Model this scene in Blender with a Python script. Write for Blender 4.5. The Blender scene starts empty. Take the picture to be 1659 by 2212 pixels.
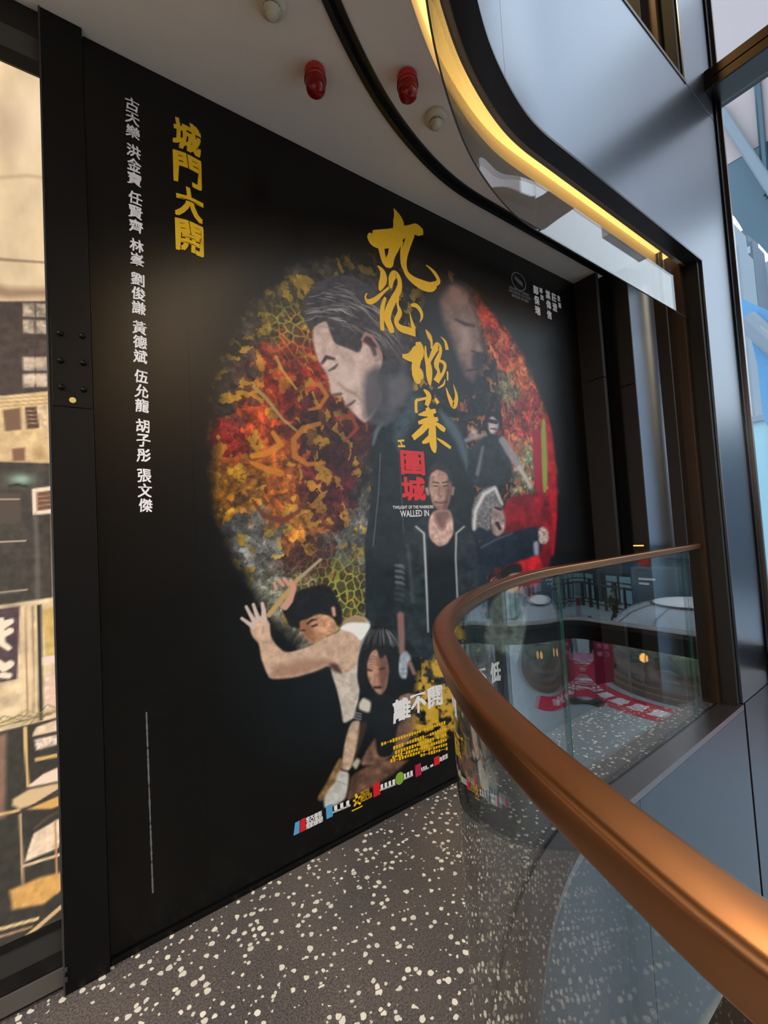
import bpy, bmesh, math, random
import numpy as np
from mathutils import Vector, Matrix

random.seed(7)
RNG = np.random.default_rng(11)
SC = bpy.context.scene
COL = SC.collection

# ------------------------------------------------------------------ camera
FPX, PPX, PPY = 944.712, 829.5, 1106.0
CAM_R = np.array([[0.8118673331, -0.5808353300, -0.0591756100],
                  [0.0226389058, -0.0699606607, 0.9972928286],
                  [0.5834028739, 0.8110091402, 0.0436492987]])   # rows: right, up, forward
CAM = np.array([0.0, -1.8313, 1.40])
cd = bpy.data.cameras.new('camera')
cam = bpy.data.objects.new('camera', cd)
COL.objects.link(cam)
cd.sensor_fit = 'AUTO'
cd.sensor_width = 36.0
cd.lens = FPX / 2212.0 * 36.0
cd.clip_start = 0.02
cd.clip_end = 500
m = Matrix.Identity(4)
for i in range(3):
    m[i][0], m[i][1], m[i][2] = CAM_R[0][i], CAM_R[1][i], -CAM_R[2][i]
    m[i][3] = CAM[i]
cam.matrix_world = m
SC.camera = cam

# ------------------------------------------------------------------ light and exposure
SC.view_settings.view_transform = 'Standard'
SC.view_settings.look = 'None'
SC.view_settings.gamma = 1.0
SC.view_settings.exposure = 0.0
SC.view_settings.use_curve_mapping = False
SC.cycles.use_denoising = True
SC.cycles.max_bounces = 10
SC.cycles.transparent_max_bounces = 24
SC.cycles.caustics_reflective = False
SC.cycles.caustics_refractive = False
SC.cycles.sample_clamp_indirect = 6.0

SKY_STRENGTH = 2.6
w = bpy.data.worlds.new('overcast_sky')
SC.world = w
w.use_nodes = True
nt = w.node_tree
nt.nodes.clear()
out = nt.nodes.new('ShaderNodeOutputWorld')
bg = nt.nodes.new('ShaderNodeBackground')
tc = nt.nodes.new('ShaderNodeTexCoord')
sep = nt.nodes.new('ShaderNodeSeparateXYZ')
rmp = nt.nodes.new('ShaderNodeValToRGB')
rmp.color_ramp.elements[0].position = 0.0
rmp.color_ramp.elements[0].color = (0.66, 0.73, 0.80, 1)
rmp.color_ramp.elements[1].position = 0.75
rmp.color_ramp.elements[1].color = (0.80, 0.89, 1.0, 1)
noi = nt.nodes.new('ShaderNodeTexNoise')
noi.inputs['Scale'].default_value = 2.2
noi.inputs['Detail'].default_value = 4
mixn = nt.nodes.new('ShaderNodeMixRGB')
mixn.inputs[0].default_value = 0.10
nt.links.new(tc.outputs['Generated'], sep.inputs[0])
nt.links.new(tc.outputs['Generated'], noi.inputs['Vector'])
nt.links.new(sep.outputs['Z'], rmp.inputs[0])
nt.links.new(rmp.outputs[0], mixn.inputs[1])
nt.links.new(noi.outputs[0], mixn.inputs[2])
nt.links.new(mixn.outputs[0], bg.inputs[0])
bg.inputs[1].default_value = SKY_STRENGTH
nt.links.new(bg.outputs[0], out.inputs[0])


def lamp(name, loc, power, color, size, target=None, spread=180, kind='AREA'):
    ld = bpy.data.lights.new(name, kind)
    ld.energy = power
    ld.color = color
    if kind == 'AREA':
        ld.shape = 'DISK'
        ld.size = size
        ld.spread = math.radians(spread)
    else:
        ld.shadow_soft_size = size
    o = bpy.data.objects.new(name, ld)
    COL.objects.link(o)
    o.location = loc
    if target is not None:
        d = Vector(target) - Vector(loc)
        o.rotation_euler = d.to_track_quat('-Z', 'Y').to_euler()
    return o


WARM = (1.0, 0.72, 0.42)
NEUT = (1.0, 0.92, 0.84)
for dx_ in (-2.3, -3.9):
    for dy_ in (-1.0, -2.6, -4.2):
        lamp('added_walkway_fill', (dx_, dy_, 3.24), 64, NEUT, 0.2, (dx_ + 0.5, dy_, 0), 160)  # unseen fill lamps, added behind the camera to light the walkway
lamp('added_poster_fill', (1.4, -7.6, 7.0), 150, (1.0, 0.74, 0.48), 3.4, (1.0, -1.2, 1.4), 170)  # added fill with no known fixture, brightens the poster wall
sp_ = lamp('added_rail_spot', (3.6, -1.2, 5.7), 620, (1.0, 0.74, 0.46), 0.35, (0.31, -1.80, 1.17), kind='SPOT')  # added out of view to put a warm highlight on the near handrail
sp_.data.spot_size = math.radians(13)
sp_.data.spot_blend = 0.8
lamp('wall_washer', (0.6, -9.6, 6.6), 150, WARM, 0.6, (0.6, -11, 4.6), 170)
lamp('wall_washer', (3.0, -9.6, 6.6), 150, WARM, 0.6, (3.0, -11, 4.6), 170)
lamp('upper_gallery_downlight', (2.7, -0.35, 6.6), 9, (1.0, 0.72, 0.35), 0.2, (3.3, -0.3, 4.6), 150)
lamp('lower_gallery_downlight', (3.2, -1.3, -1.75), 60, (1.0, 0.70, 0.34), 0.3, (3.0, -0.4, -3.2), 170)
lamp('lower_gallery_downlight', (0.8, -1.8, -1.75), 40, (1.0, 0.70, 0.34), 0.3, (1.2, -1.2, -3.2), 170)


# ------------------------------------------------------------------ pixel to place
def ray(px, py):
    return CAM_R.T @ np.array([(px - PPX) / FPX, -(py - PPY) / FPX, 1.0])


def on_y(px, py, y):
    d = ray(px, py)
    return CAM + d * (y - CAM[1]) / d[1]


def on_x(px, py, x):
    d = ray(px, py)
    return CAM + d * (x - CAM[0]) / d[0]


def on_z(px, py, z):
    d = ray(px, py)
    return CAM + d * (z - CAM[2]) / d[2]


# ------------------------------------------------------------------ colour and material helpers
def lin(c):
    c = np.asarray(c, float) / 255.0
    return np.where(c <= 0.04045, c / 12.92, ((c + 0.055) / 1.055) ** 2.4)


def S(r, g, b):
    a = lin((r, g, b))
    return (float(a[0]), float(a[1]), float(a[2]), 1.0)


def mat(name, col, rough=0.5, metal=0.0, spec=0.5, noise=0.0, nscale=20, emit=None, estr=1.0, bump=0.0, aniso=0.0):
    m = bpy.data.materials.new(name)
    m.use_nodes = True
    n = m.node_tree
    p = n.nodes['Principled BSDF']
    p.inputs['Base Color'].default_value = col
    p.inputs['Roughness'].default_value = rough
    p.inputs['Metallic'].default_value = metal
    p.inputs['Specular IOR Level'].default_value = spec
    if emit is not None:
        p.inputs['Emission Color'].default_value = emit
        p.inputs['Emission Strength'].default_value = estr
    if noise > 0 or bump > 0:
        t = n.nodes.new('ShaderNodeTexCoord')
        x = n.nodes.new('ShaderNodeTexNoise')
        x.inputs['Scale'].default_value = nscale
        x.inputs['Detail'].default_value = 5
        n.links.new(t.outputs['Object'], x.inputs['Vector'])
        if noise > 0:
            hs = n.nodes.new('ShaderNodeHueSaturation')
            mr = n.nodes.new('ShaderNodeMapRange')
            mr.inputs[3].default_value = 1 - noise
            mr.inputs[4].default_value = 1 + noise
            n.links.new(x.outputs[0], mr.inputs[0])
            n.links.new(mr.outputs[0], hs.inputs['Value'])
            hs.inputs['Color'].default_value = col
            n.links.new(hs.outputs[0], p.inputs['Base Color'])
        if bump > 0:
            b = n.nodes.new('ShaderNodeBump')
            b.inputs['Strength'].default_value = bump
            b.inputs['Distance'].default_value = 0.004
            n.links.new(x.outputs[0], b.inputs['Height'])
            n.links.new(b.outputs[0], p.inputs['Normal'])
    return m


def glass_mat(name, tint=(0.93, 0.97, 0.96, 1), f0=0.04, rough=0.0):
    m = bpy.data.materials.new(name)
    m.use_nodes = True
    n = m.node_tree
    n.nodes.clear()
    o = n.nodes.new('ShaderNodeOutputMaterial')
    tr = n.nodes.new('ShaderNodeBsdfTransparent')
    tr.inputs[0].default_value = tint
    gl = n.nodes.new('ShaderNodeBsdfGlossy')
    gl.inputs['Roughness'].default_value = rough
    gl.inputs['Color'].default_value = (1, 1, 1, 1)
    ge = n.nodes.new('ShaderNodeNewGeometry')
    dt = n.nodes.new('ShaderNodeVectorMath')
    dt.operation = 'DOT_PRODUCT'
    n.links.new(ge.outputs['Normal'], dt.inputs[0])
    n.links.new(ge.outputs['Incoming'], dt.inputs[1])

    def mth(op, a, b=None):
        k = n.nodes.new('ShaderNodeMath')
        k.operation = op
        for i, v in enumerate((a, b)):
            if v is None:
                continue
            if isinstance(v, (int, float)):
                k.inputs[i].default_value = v
            else:
                n.links.new(v, k.inputs[i])
        return k.outputs[0]
    c = mth('ABSOLUTE', dt.outputs['Value'])
    c = mth('SUBTRACT', 1.0, c)
    c = mth('POWER', c, 5.0)
    c = mth('MULTIPLY', c, 1.0 - f0)
    c = mth('ADD', c, f0)
    mx = n.nodes.new('ShaderNodeMixShader')
    n.links.new(c, mx.inputs[0])
    n.links.new(tr.outputs[0], mx.inputs[1])
    n.links.new(gl.outputs[0], mx.inputs[2])
    n.links.new(mx.outputs[0], o.inputs[0])
    return m


def vcol_mat(name, rough=0.4, emit=0.0, spec=0.5, bump=0.0):
    m = bpy.data.materials.new(name)
    m.use_nodes = True
    n = m.node_tree
    p = n.nodes['Principled BSDF']
    a = n.nodes.new('ShaderNodeVertexColor')
    a.layer_name = 'Col'
    n.links.new(a.outputs[0], p.inputs['Base Color'])
    p.inputs['Roughness'].default_value = rough
    p.inputs['Specular IOR Level'].default_value = spec
    if emit > 0:
        n.links.new(a.outputs[0], p.inputs['Emission Color'])
        p.inputs['Emission Strength'].default_value = emit
        p.inputs['Base Color'].default_value = (0.02, 0.02, 0.02, 1)
        for l in list(n.links):
            if l.to_socket == p.inputs['Base Color']:
                n.links.remove(l)
    return m


def terrazzo_mat(name):
    m = bpy.data.materials.new(name)
    m.use_nodes = True
    n = m.node_tree
    p = n.nodes['Principled BSDF']
    t = n.nodes.new('ShaderNodeTexCoord')
    nz = n.nodes.new('ShaderNodeTexNoise')
    nz.inputs['Scale'].default_value = 60
    nz.inputs['Detail'].default_value = 3
    n.links.new(t.outputs['Object'], nz.inputs['Vector'])
    warp = n.nodes.new('ShaderNodeVectorMath')
    warp.operation = 'MULTIPLY_ADD'
    n.links.new(nz.outputs['Color'], warp.inputs[0])
    warp.inputs[1].default_value = (0.009, 0.009, 0.0)
    n.links.new(t.outputs['Object'], warp.inputs[2])
    base = n.nodes.new('ShaderNodeTexNoise')
    base.inputs['Scale'].default_value = 170
    base.inputs['Detail'].default_value = 5
    n.links.new(t.outputs['Object'], base.inputs['Vector'])
    big = n.nodes.new('ShaderNodeTexNoise')
    big.inputs['Scale'].default_value = 2.0
    n.links.new(t.outputs['Object'], big.inputs['Vector'])
    r0 = n.nodes.new('ShaderNodeValToRGB')
    r0.color_ramp.elements[0].position = 0.34
    r0.color_ramp.elements[0].color = S(64, 61, 63)
    r0.color_ramp.elements[1].position = 0.68
    r0.color_ramp.elements[1].color = S(117, 110, 107)
    n.links.new(base.outputs[0], r0.inputs[0])
    r1 = n.nodes.new('ShaderNodeValToRGB')
    r1.color_ramp.elements[0].position = 0.35
    r1.color_ramp.elements[0].color = (0.72, 0.72, 0.74, 1)
    r1.color_ramp.elements[1].position = 0.65
    r1.color_ramp.elements[1].color = (1.1, 1.05, 0.98, 1)
    n.links.new(big.outputs[0], r1.inputs[0])
    mu = n.nodes.new('ShaderNodeMixRGB')
    mu.blend_type = 'MULTIPLY'
    mu.inputs[0].default_value = 1
    n.links.new(r0.outputs[0], mu.inputs[1])
    n.links.new(r1.outputs[0], mu.inputs[2])
    prev = mu.outputs[0]

    def chips(scale, keep, edge, cols, prev):
        v = n.nodes.new('ShaderNodeTexVoronoi')
        v.voronoi_dimensions = '2D'
        v.inputs['Scale'].default_value = scale
        n.links.new(warp.outputs[0], v.inputs['Vector'])
        e = n.nodes.new('ShaderNodeTexVoronoi')
        e.voronoi_dimensions = '2D'
        e.feature = 'DISTANCE_TO_EDGE'
        e.inputs['Scale'].default_value = scale
        n.links.new(warp.outputs[0], e.inputs['Vector'])
        sp = n.nodes.new('ShaderNodeSeparateColor')
        n.links.new(v.outputs['Color'], sp.inputs[0])
        lt = n.nodes.new('ShaderNodeMath')
        lt.operation = 'LESS_THAN'
        lt.inputs[1].default_value = keep
        n.links.new(sp.outputs[0], lt.inputs[0])
        ed = n.nodes.new('ShaderNodeMath')           # each chip its own size
        ed.operation = 'MULTIPLY_ADD'
        n.links.new(sp.outputs[1], ed.inputs[0])
        ed.inputs[1].default_value = 0.22
        ed.inputs[2].default_value = edge
        g1 = n.nodes.new('ShaderNodeMath')
        g1.operation = 'LESS_THAN'
        n.links.new(v.outputs['Distance'], g1.inputs[0])
        n.links.new(ed.outputs[0], g1.inputs[1])
        g2 = n.nodes.new('ShaderNodeMath')
        g2.operation = 'GREATER_THAN'
        n.links.new(e.outputs['Distance'], g2.inputs[0])
        g2.inputs[1].default_value = 0.05
        gt = n.nodes.new('ShaderNodeMath')
        gt.operation = 'MULTIPLY'
        n.links.new(g1.outputs[0], gt.inputs[0])
        n.links.new(g2.outputs[0], gt.inputs[1])
        mm = n.nodes.new('ShaderNodeMath')
        mm.operation = 'MULTIPLY'
        n.links.new(lt.outputs[0], mm.inputs[0])
        n.links.new(gt.outputs[0], mm.inputs[1])
        cr = n.nodes.new('ShaderNodeMixRGB')
        n.links.new(sp.outputs[2], cr.inputs[0])
        cr.inputs[1].default_value = cols[0]
        cr.inputs[2].default_value = cols[1]
        mx = n.nodes.new('ShaderNodeMixRGB')
        n.links.new(mm.outputs[0], mx.inputs[0])
        n.links.new(prev, mx.inputs[1])
        n.links.new(cr.outputs[0], mx.inputs[2])
        return mx.outputs[0]
    prev = chips(95, 0.16, 0.2, (S(70, 66, 64), S(120, 108, 98)), prev)
    prev = chips(70, 0.07, 0.16, (S(205, 200, 188), S(228, 220, 205)), prev)
    prev = chips(38, 0.245, 0.20, (S(212, 208, 196), S(240, 232, 214)), prev)
    n.links.new(prev, p.inputs['Base Color'])
    p.inputs['Roughness'].default_value = 0.42
    return m


M = {
    'terrazzo': terrazzo_mat('dark terrazzo with pale chips'),
    'ceiling': mat('matt warm grey ceiling paint', S(236, 229, 220), 0.85, noise=0.03, nscale=30),
    'ink': mat('black wall paint', S(18, 18, 19), 0.5),
    'steel_black': mat('black painted steel', S(7, 7, 8), 0.4, spec=0.25, noise=0.2, nscale=8),
    'steel_edge': mat('dark grey steel edge', S(52, 53, 56), 0.4),  # paler than the rest of the pillar steel
    'black_trim': mat('satin black trim', S(20, 20, 21), 0.35),
    'rubber': mat('black rubber seal', S(12, 12, 13), 0.25),
    'bronze': mat('brushed bronze handrail', S(164, 116, 80), 0.33, 1.0, noise=0.05, nscale=50),
    'bronze_dark': mat('dark bronze cladding', S(66, 48, 33), 0.42, 0.6, noise=0.12, nscale=9),
    'brown_panel': mat('dark brown metal cladding', S(30, 26, 23), 0.6, 0.0, noise=0.15, nscale=7),
    'mirror_panel': mat('polished grey metal cladding', S(100, 111, 126), 0.34, 1.0),
    'silver': mat('satin silver blue aluminium panel', S(118, 126, 138), 0.30, 0.95, noise=0.03, nscale=4),
    'fascia': mat('satin grey aluminium fascia', S(84, 91, 100), 0.38, 0.9, noise=0.04, nscale=6),
    'strip': mat('brushed grey metal strip', S(120, 112, 112), 0.32, 0.9, noise=0.05, nscale=40),
    'groove': mat('dark joint', S(10, 10, 11), 0.9, spec=0.1),
    'glass': glass_mat('clear laminated glass', (0.955, 0.985, 0.975, 1)),
    'pane': glass_mat('window glass', (0.95, 0.975, 0.985, 1)),
    'screen_glass': glass_mat('clear screen glass', (0.985, 0.99, 0.985, 1), 0.07),
    'glass_edge': mat('green polished glass edge', S(38, 98, 90), 0.15),
    'screen_edge': mat('grey polished glass edge', S(84, 92, 86), 0.2),
    'cove': mat('warm lit cove diffuser', S(255, 214, 120), 0.6, emit=S(255, 207, 114), estr=2.0),
    'cove_side': mat('white painted cove side', S(235, 228, 210), 0.7),
    'beige': mat('beige painted soffit', S(176, 160, 140), 0.7),
    'red': mat('red moulded plastic', S(196, 30, 26), 0.35),
    'red_lens': mat('dark red translucent lens', S(140, 10, 12), 0.12),
    'cream': mat('cream moulded plastic', S(214, 206, 184), 0.45),
    'cream_dark': mat('shaded cream plastic grille', S(150, 142, 122), 0.5),
    'yellow_dot': mat('pale yellow sticker', S(226, 196, 110), 0.5),
    'vinyl': mat('black printed vinyl', S(6, 6, 7), 0.27, spec=0.32),
    'print': vcol_mat('printed vinyl artwork', 0.27, spec=0.32),
    'gold_ink': mat('yellow printed ink', S(252, 200, 16), 0.42, noise=0.10, nscale=30),
    'white_ink': mat('white printed ink', S(252, 250, 253), 0.42),
    'grey_ink': mat('grey printed ink', S(104, 104, 108), 0.42),
    'red_ink': mat('red printed ink', S(226, 30, 36), 0.42),
    'crimson_ink': mat('crimson printed ink', S(190, 24, 70), 0.42),
    'blue_ink': mat('blue printed ink', S(90, 170, 220), 0.42),
    'green_ink': mat('green printed ink', S(140, 180, 60), 0.42),
    'lightbox': vcol_mat('backlit printed film', 0.35, emit=1.25),
    'wood_tan': mat('tan timber veneer', S(206, 170, 110), 0.5, noise=0.10, nscale=5),
    'plaster': mat('dark grey plaster', S(78, 74, 70), 0.8),
    'dark_wall': mat('charcoal wall', S(40, 38, 37), 0.7),
    'lit_strip': mat('lit amber strip', S(255, 214, 120), 0.5, emit=S(255, 205, 110), estr=1.6),
    'amber': mat('glowing amber globe', S(255, 190, 90), 0.5, emit=S(255, 180, 80), estr=6.0),
    'paving': mat('pale grey stone paving', S(168, 178, 184), 0.65, noise=0.12, nscale=1.3),
    'carpet': mat('crimson floor vinyl', S(206, 24, 70), 0.55),
    'pink': mat('pale pink print', S(232, 150, 190), 0.55),
    'white': mat('white paint', S(238, 238, 240), 0.5),
    'banner': mat('dark crimson banner cloth', S(165, 14, 60), 0.7),
    'stone': mat('grey brown stone kerb', S(130, 112, 100), 0.7),
    'leaf': mat('dark green leaves', S(150, 178, 140), 0.6, noise=0.5, nscale=30),
    'leaf_light': mat('yellow green grass blades', S(150, 170, 60), 0.6),
    'rail_black': mat('black outdoor railing', S(26, 30, 34), 0.5),
    'teal_glass': mat('teal facade glass', S(66, 92, 108), 0.15, 0.2, noise=0.12, nscale=0.6),
    'teal_dark': mat('dark teal facade', S(58, 84, 98), 0.3, 0.2, noise=0.1, nscale=0.5),
    'curtain': mat('pale blue blinds', S(150, 190, 202), 0.7),
    'upper_wall': mat('pale grey pink wall', S(168, 158, 160), 0.6, noise=0.1, nscale=0.5),
    'tower': mat('pale grey tower wall', S(122, 136, 148), 0.8, noise=0.05, nscale=0.2),
    'tower_dark': mat('slate tower wall', S(84, 98, 112), 0.8),
    'tower_pane': mat('tower window glass', S(142, 160, 174), 0.3),
    'blue_panel': mat('bright blue hoarding', S(80, 138, 184), 0.5),
    'skin': mat('skin', S(200, 150, 120), 0.5),
    'hair': mat('black hair', S(22, 20, 20), 0.5),
    'green_cloth': mat('dark green jacket cloth', S(24, 82, 66), 0.8),
    'black_cloth': mat('black cloth', S(24, 25, 30), 0.8),
    'white_cloth': mat('white cloth', S(225, 225, 225), 0.8),
}


# ------------------------------------------------------------------ object helpers
def obj(name, verts, faces, material, parent=None, smooth=False):
    me = bpy.data.meshes.new(name)
    me.from_pydata([tuple(map(float, v)) for v in verts], [], [tuple(f) for f in faces])
    me.validate()
    me.update()
    if smooth:
        for p in me.polygons:
            p.use_smooth = True
    if material is not None:
        me.materials.append(material)
    o = bpy.data.objects.new(name, me)
    COL.objects.link(o)
    if parent is not None:
        o.parent = parent
        o.matrix_parent_inverse = Matrix.Translation(-Vector(wloc(parent)))
    return o


def wloc(o):
    v = Vector(o.location)
    return v


def obj_bm(name, bm, material, parent=None, smooth=False):
    me = bpy.data.meshes.new(name)
    bm.normal_update()
    bm.to_mesh(me)
    bm.free()
    if smooth:
        for p in me.polygons:
            p.use_smooth = True
    me.materials.append(material)
    o = bpy.data.objects.new(name, me)
    COL.objects.link(o)
    if parent is not None:
        o.parent = parent
        o.matrix_parent_inverse = Matrix.Translation(-Vector(wloc(parent)))
    return o


def bm_box(bm, a, b, bevel=0.0):
    a, b = Vector(a), Vector(b)
    lo = Vector([min(a[i], b[i]) for i in range(3)])
    hi = Vector([max(a[i], b[i]) for i in range(3)])
    r = bmesh.ops.create_cube(bm, size=1.0)
    vs = r['verts']
    for v in vs:
        v.co = Vector([lo[i] + (v.co[i] + 0.5) * (hi[i] - lo[i]) for i in range(3)])
    if bevel > 0:
        es = list({e for v in vs for e in v.link_edges})
        bmesh.ops.bevel(bm, geom=es, offset=bevel, segments=2, affect='EDGES', profile=0.6)


def box(name, a, b, material, parent=None, bevel=0.0):
    bm = bmesh.new()
    bm_box(bm, a, b, bevel)
    return obj_bm(name, bm, material, parent)


def lathe(bm, prof, center, n=24, axis='z'):
    """profile of (r, h) about a vertical axis at center"""
    rings = []
    for r, h in prof:
        ring = []
        for k in range(n):
            t = 2 * math.pi * k / n
            ring.append(bm.verts.new((center[0] + r * math.cos(t), center[1] + r * math.sin(t), center[2] + h)))
        rings.append(ring)
    for a, b in zip(rings, rings[1:]):
        for k in range(n):
            bm.faces.new((a[k], a[(k + 1) % n], b[(k + 1) % n], b[k]))
    bm.faces.new(list(reversed(rings[0])))
    bm.faces.new(rings[-1])


def tube(bm, pts, r, n=8):
    rings = []
    pts = [Vector(p) for p in pts]
    for i, p in enumerate(pts):
        t = (pts[min(i + 1, len(pts) - 1)] - pts[max(i - 1, 0)]).normalized()
        u = t.orthogonal().normalized() if abs(t.z) > 0.9 else t.cross(Vector((0, 0, 1))).normalized()
        v = t.cross(u)
        rr = r[i] if isinstance(r, (list, tuple)) else r
        rings.append([bm.verts.new(p + (u * math.cos(a) + v * math.sin(a)) * rr)
                      for a in [2 * math.pi * k / n for k in range(n)]])
    for a, b in zip(rings, rings[1:]):
        for k in range(n):
            bm.faces.new((a[k], a[(k + 1) % n], b[(k + 1) % n], b[k]))
    bm.faces.new(list(reversed(rings[0])))
    bm.faces.new(rings[-1])


def thing(name, label, cat, loc=(0, 0, 0), group=None):
    o = bpy.data.objects.new(name, None)
    o.empty_display_size = 0.1
    COL.objects.link(o)
    o.location = loc
    o['label'] = label
    o['category'] = cat
    if group:
        o['group'] = group
    return o


def tag(o, label, cat, group=None):
    o['label'] = label
    o['category'] = cat
    if group:
        o['group'] = group
    return o


def struct(o):
    o['kind'] = 'structure'
    return o


# ------------------------------------------------------------------ the slab-edge curve (plan), walkway on its left
CTRL = [(0.30, -6.0), (0.29, -4.4), (0.283, -3.1), (0.28, -2.4), (0.281, -2.1), (0.288, -1.88), (0.302, -1.76), (0.322, -1.695),
        (0.351, -1.625), (0.388, -1.545), (0.432, -1.455), (0.477, -1.378), (0.530, -1.300), (0.590, -1.225), (0.665, -1.145),
        (0.775, -1.040), (0.915, -0.927), (1.095, -0.812), (1.315, -0.700), (1.540, -0.624), (1.740, -0.579), (1.900, -0.563), (2.10, -0.562), (2.30, -0.562),
        (2.50, -0.562), (3.0, -0.562), (3.5, -0.562), (3.90, -0.562)]


def catmull(P, step=0.03):
    P = [np.array(p, float) for p in P]
    o = []
    for i in range(len(P) - 1):
        p0 = P[i - 1] if i > 0 else 2 * P[0] - P[1]
        p1, p2 = P[i], P[i + 1]
        p3 = P[i + 2] if i + 2 < len(P) else 2 * P[-1] - P[-2]
        n = max(2, int(np.linalg.norm(p2 - p1) / step))
        if np.linalg.norm(p2 - p1) > 0.6:
            n = 3
        t0, t1 = 0.0, np.linalg.norm(p1 - p0) ** 0.5
        t2 = t1 + np.linalg.norm(p2 - p1) ** 0.5
        t3 = t2 + np.linalg.norm(p3 - p2) ** 0.5
        for t in np.linspace(t1, t2, n, endpoint=False):
            a1 = (t1 - t) / (t1 - t0) * p0 + (t - t0) / (t1 - t0) * p1
            a2 = (t2 - t) / (t2 - t1) * p1 + (t - t1) / (t2 - t1) * p2
            a3 = (t3 - t) / (t3 - t2) * p2 + (t - t2) / (t3 - t2) * p3
            b1 = (t2 - t) / (t2 - t0) * a1 + (t - t0) / (t2 - t0) * a2
            b2 = (t3 - t) / (t3 - t1) * a2 + (t - t1) / (t3 - t1) * a3
            o.append((t2 - t) / (t2 - t1) * b1 + (t - t1) / (t2 - t1) * b2)
    o.append(P[-1])
    return np.array(o)


CTRL_LOW = [(0.275, -6.0), (0.27, -4.4), (0.268, -3.1), (0.268, -2.4), (0.272, -2.1), (0.284, -1.86), (0.302, -1.742), (0.318, -1.700),
            (0.335, -1.658), (0.356, -1.602), (0.381, -1.546), (0.415, -1.475), (0.455, -1.403), (0.503, -1.327), (0.552, -1.255), (0.600, -1.188),
            (0.655, -1.115), (0.725, -1.037), (0.800, -0.970), (0.885, -0.905), (0.970, -0.850), (1.065, -0.796), (1.205, -0.725), (1.380, -0.652),
            (1.560, -0.596), (1.740, -0.557), (1.900, -0.536), (2.05, -0.530), (2.25, -0.530), (2.50, -0.530), (3.0, -0.530), (3.5, -0.530), (3.90, -0.530)]


def set_curve(ctrl, relax):
    global G, GT, GN
    G = catmull(ctrl)
    for _ in range(relax):                           # relax the hand-measured points
        G[1:-1] = 0.25 * G[:-2] + 0.5 * G[1:-1] + 0.25 * G[2:]
    GT = np.gradient(G, axis=0)
    GT /= np.linalg.norm(GT, axis=1)[:, None]
    GN = np.stack([-GT[:, 1], GT[:, 0]], 1)           # towards the walkway


set_curve(CTRL_LOW, 4)


def off(d, lo=None, hi=None):
    i0 = 0 if lo is None else int(np.argmin(np.linalg.norm(G - np.array(lo), axis=1)))
    i1 = len(G) - 1 if hi is None else int(np.argmin(np.linalg.norm(G - np.array(hi), axis=1)))
    return G[i0:i1 + 1] + GN[i0:i1 + 1] * d


def span(lo, hi):
    i0 = 0 if lo is None else int(np.argmin(np.linalg.norm(G - np.array(lo), axis=1)))
    i1 = len(G) - 1 if hi is None else int(np.argmin(np.linalg.norm(G - np.array(hi), axis=1)))
    return i0, i1


def sweep(name, prof, material, parent=None, lo=None, hi=None, smooth=True, gap=0.0):
    """closed profile of (d, z) swept along the slab-edge curve"""
    i0, i1 = span(lo, hi)
    g, nn, tt = G[i0:i1 + 1].copy(), GN[i0:i1 + 1], GT[i0:i1 + 1]
    if gap:
        g[0] = g[0] + tt[0] * gap
        g[-1] = g[-1] - tt[-1] * gap
    k = len(prof)
    V, Fc = [], []
    for p, n in zip(g, nn):
        for d, z in prof:
            V.append((p[0] + n[0] * d, p[1] + n[1] * d, z))
    for i in range(len(g) - 1):
        for j in range(k):
            a, b = i * k + j, i * k + (j + 1) % k
            Fc.append((a, b, b + k, a + k))
    Fc.append(tuple(range(k - 1, -1, -1)))
    Fc.append(tuple((len(g) - 1) * k + j for j in range(k)))
    o = obj(name, V, Fc, material, parent)
    bm = bmesh.new()
    bm.from_mesh(o.data)
    bmesh.ops.recalc_face_normals(bm, faces=bm.faces)
    bm.to_mesh(o.data)
    bm.free()
    if smooth:
        for p in o.data.polygons:
            p.use_smooth = True
        try:
            o.data.set_sharp_from_angle(angle=math.radians(40))
        except Exception:
            pass
    return o


def rect(d0, d1, z0, z1):
    return [(d0, z0), (d1, z0), (d1, z1), (d0, z1)]


def prism(name, poly, z0, z1, material, parent=None):
    bm = bmesh.new()
    vs = [bm.verts.new((x, y, z0)) for x, y in poly]
    f = bm.faces.new(vs)
    r = bmesh.ops.extrude_face_region(bm, geom=[f])
    for v in r['geom']:
        if isinstance(v, bmesh.types.BMVert):
            v.co.z = z1
    bmesh.ops.recalc_face_normals(bm, faces=bm.faces)
    bmesh.ops.triangulate(bm, faces=[f for f in bm.faces if len(f.verts) > 4])
    return obj_bm(name, bm, material, parent)


CEIL = 3.29
XFAR = 4.55            # plane of the curtain wall

# ------------------------------------------------------------------ the setting: floor, ceiling, walls
floor_edge = off(-0.030)
fl = struct(prism('floor', [(-6, -6)] + [tuple(p) for p in floor_edge] + [(3.9, 0.012), (-6, 0.012)], -0.3, 0.0, M['terrazzo']))
set_curve(CTRL, 3)
ce = struct(prism('ceiling', [(-6, -6)] + [tuple(p) for p in off(0.372)] + [(3.9, 0.012), (-6, 0.012)], CEIL, CEIL + 0.25, M['ceiling']))
sweep('ceiling_margin', rect(0.095, 0.315, CEIL, CEIL + 0.08), M['ceiling'], ce)
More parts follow.
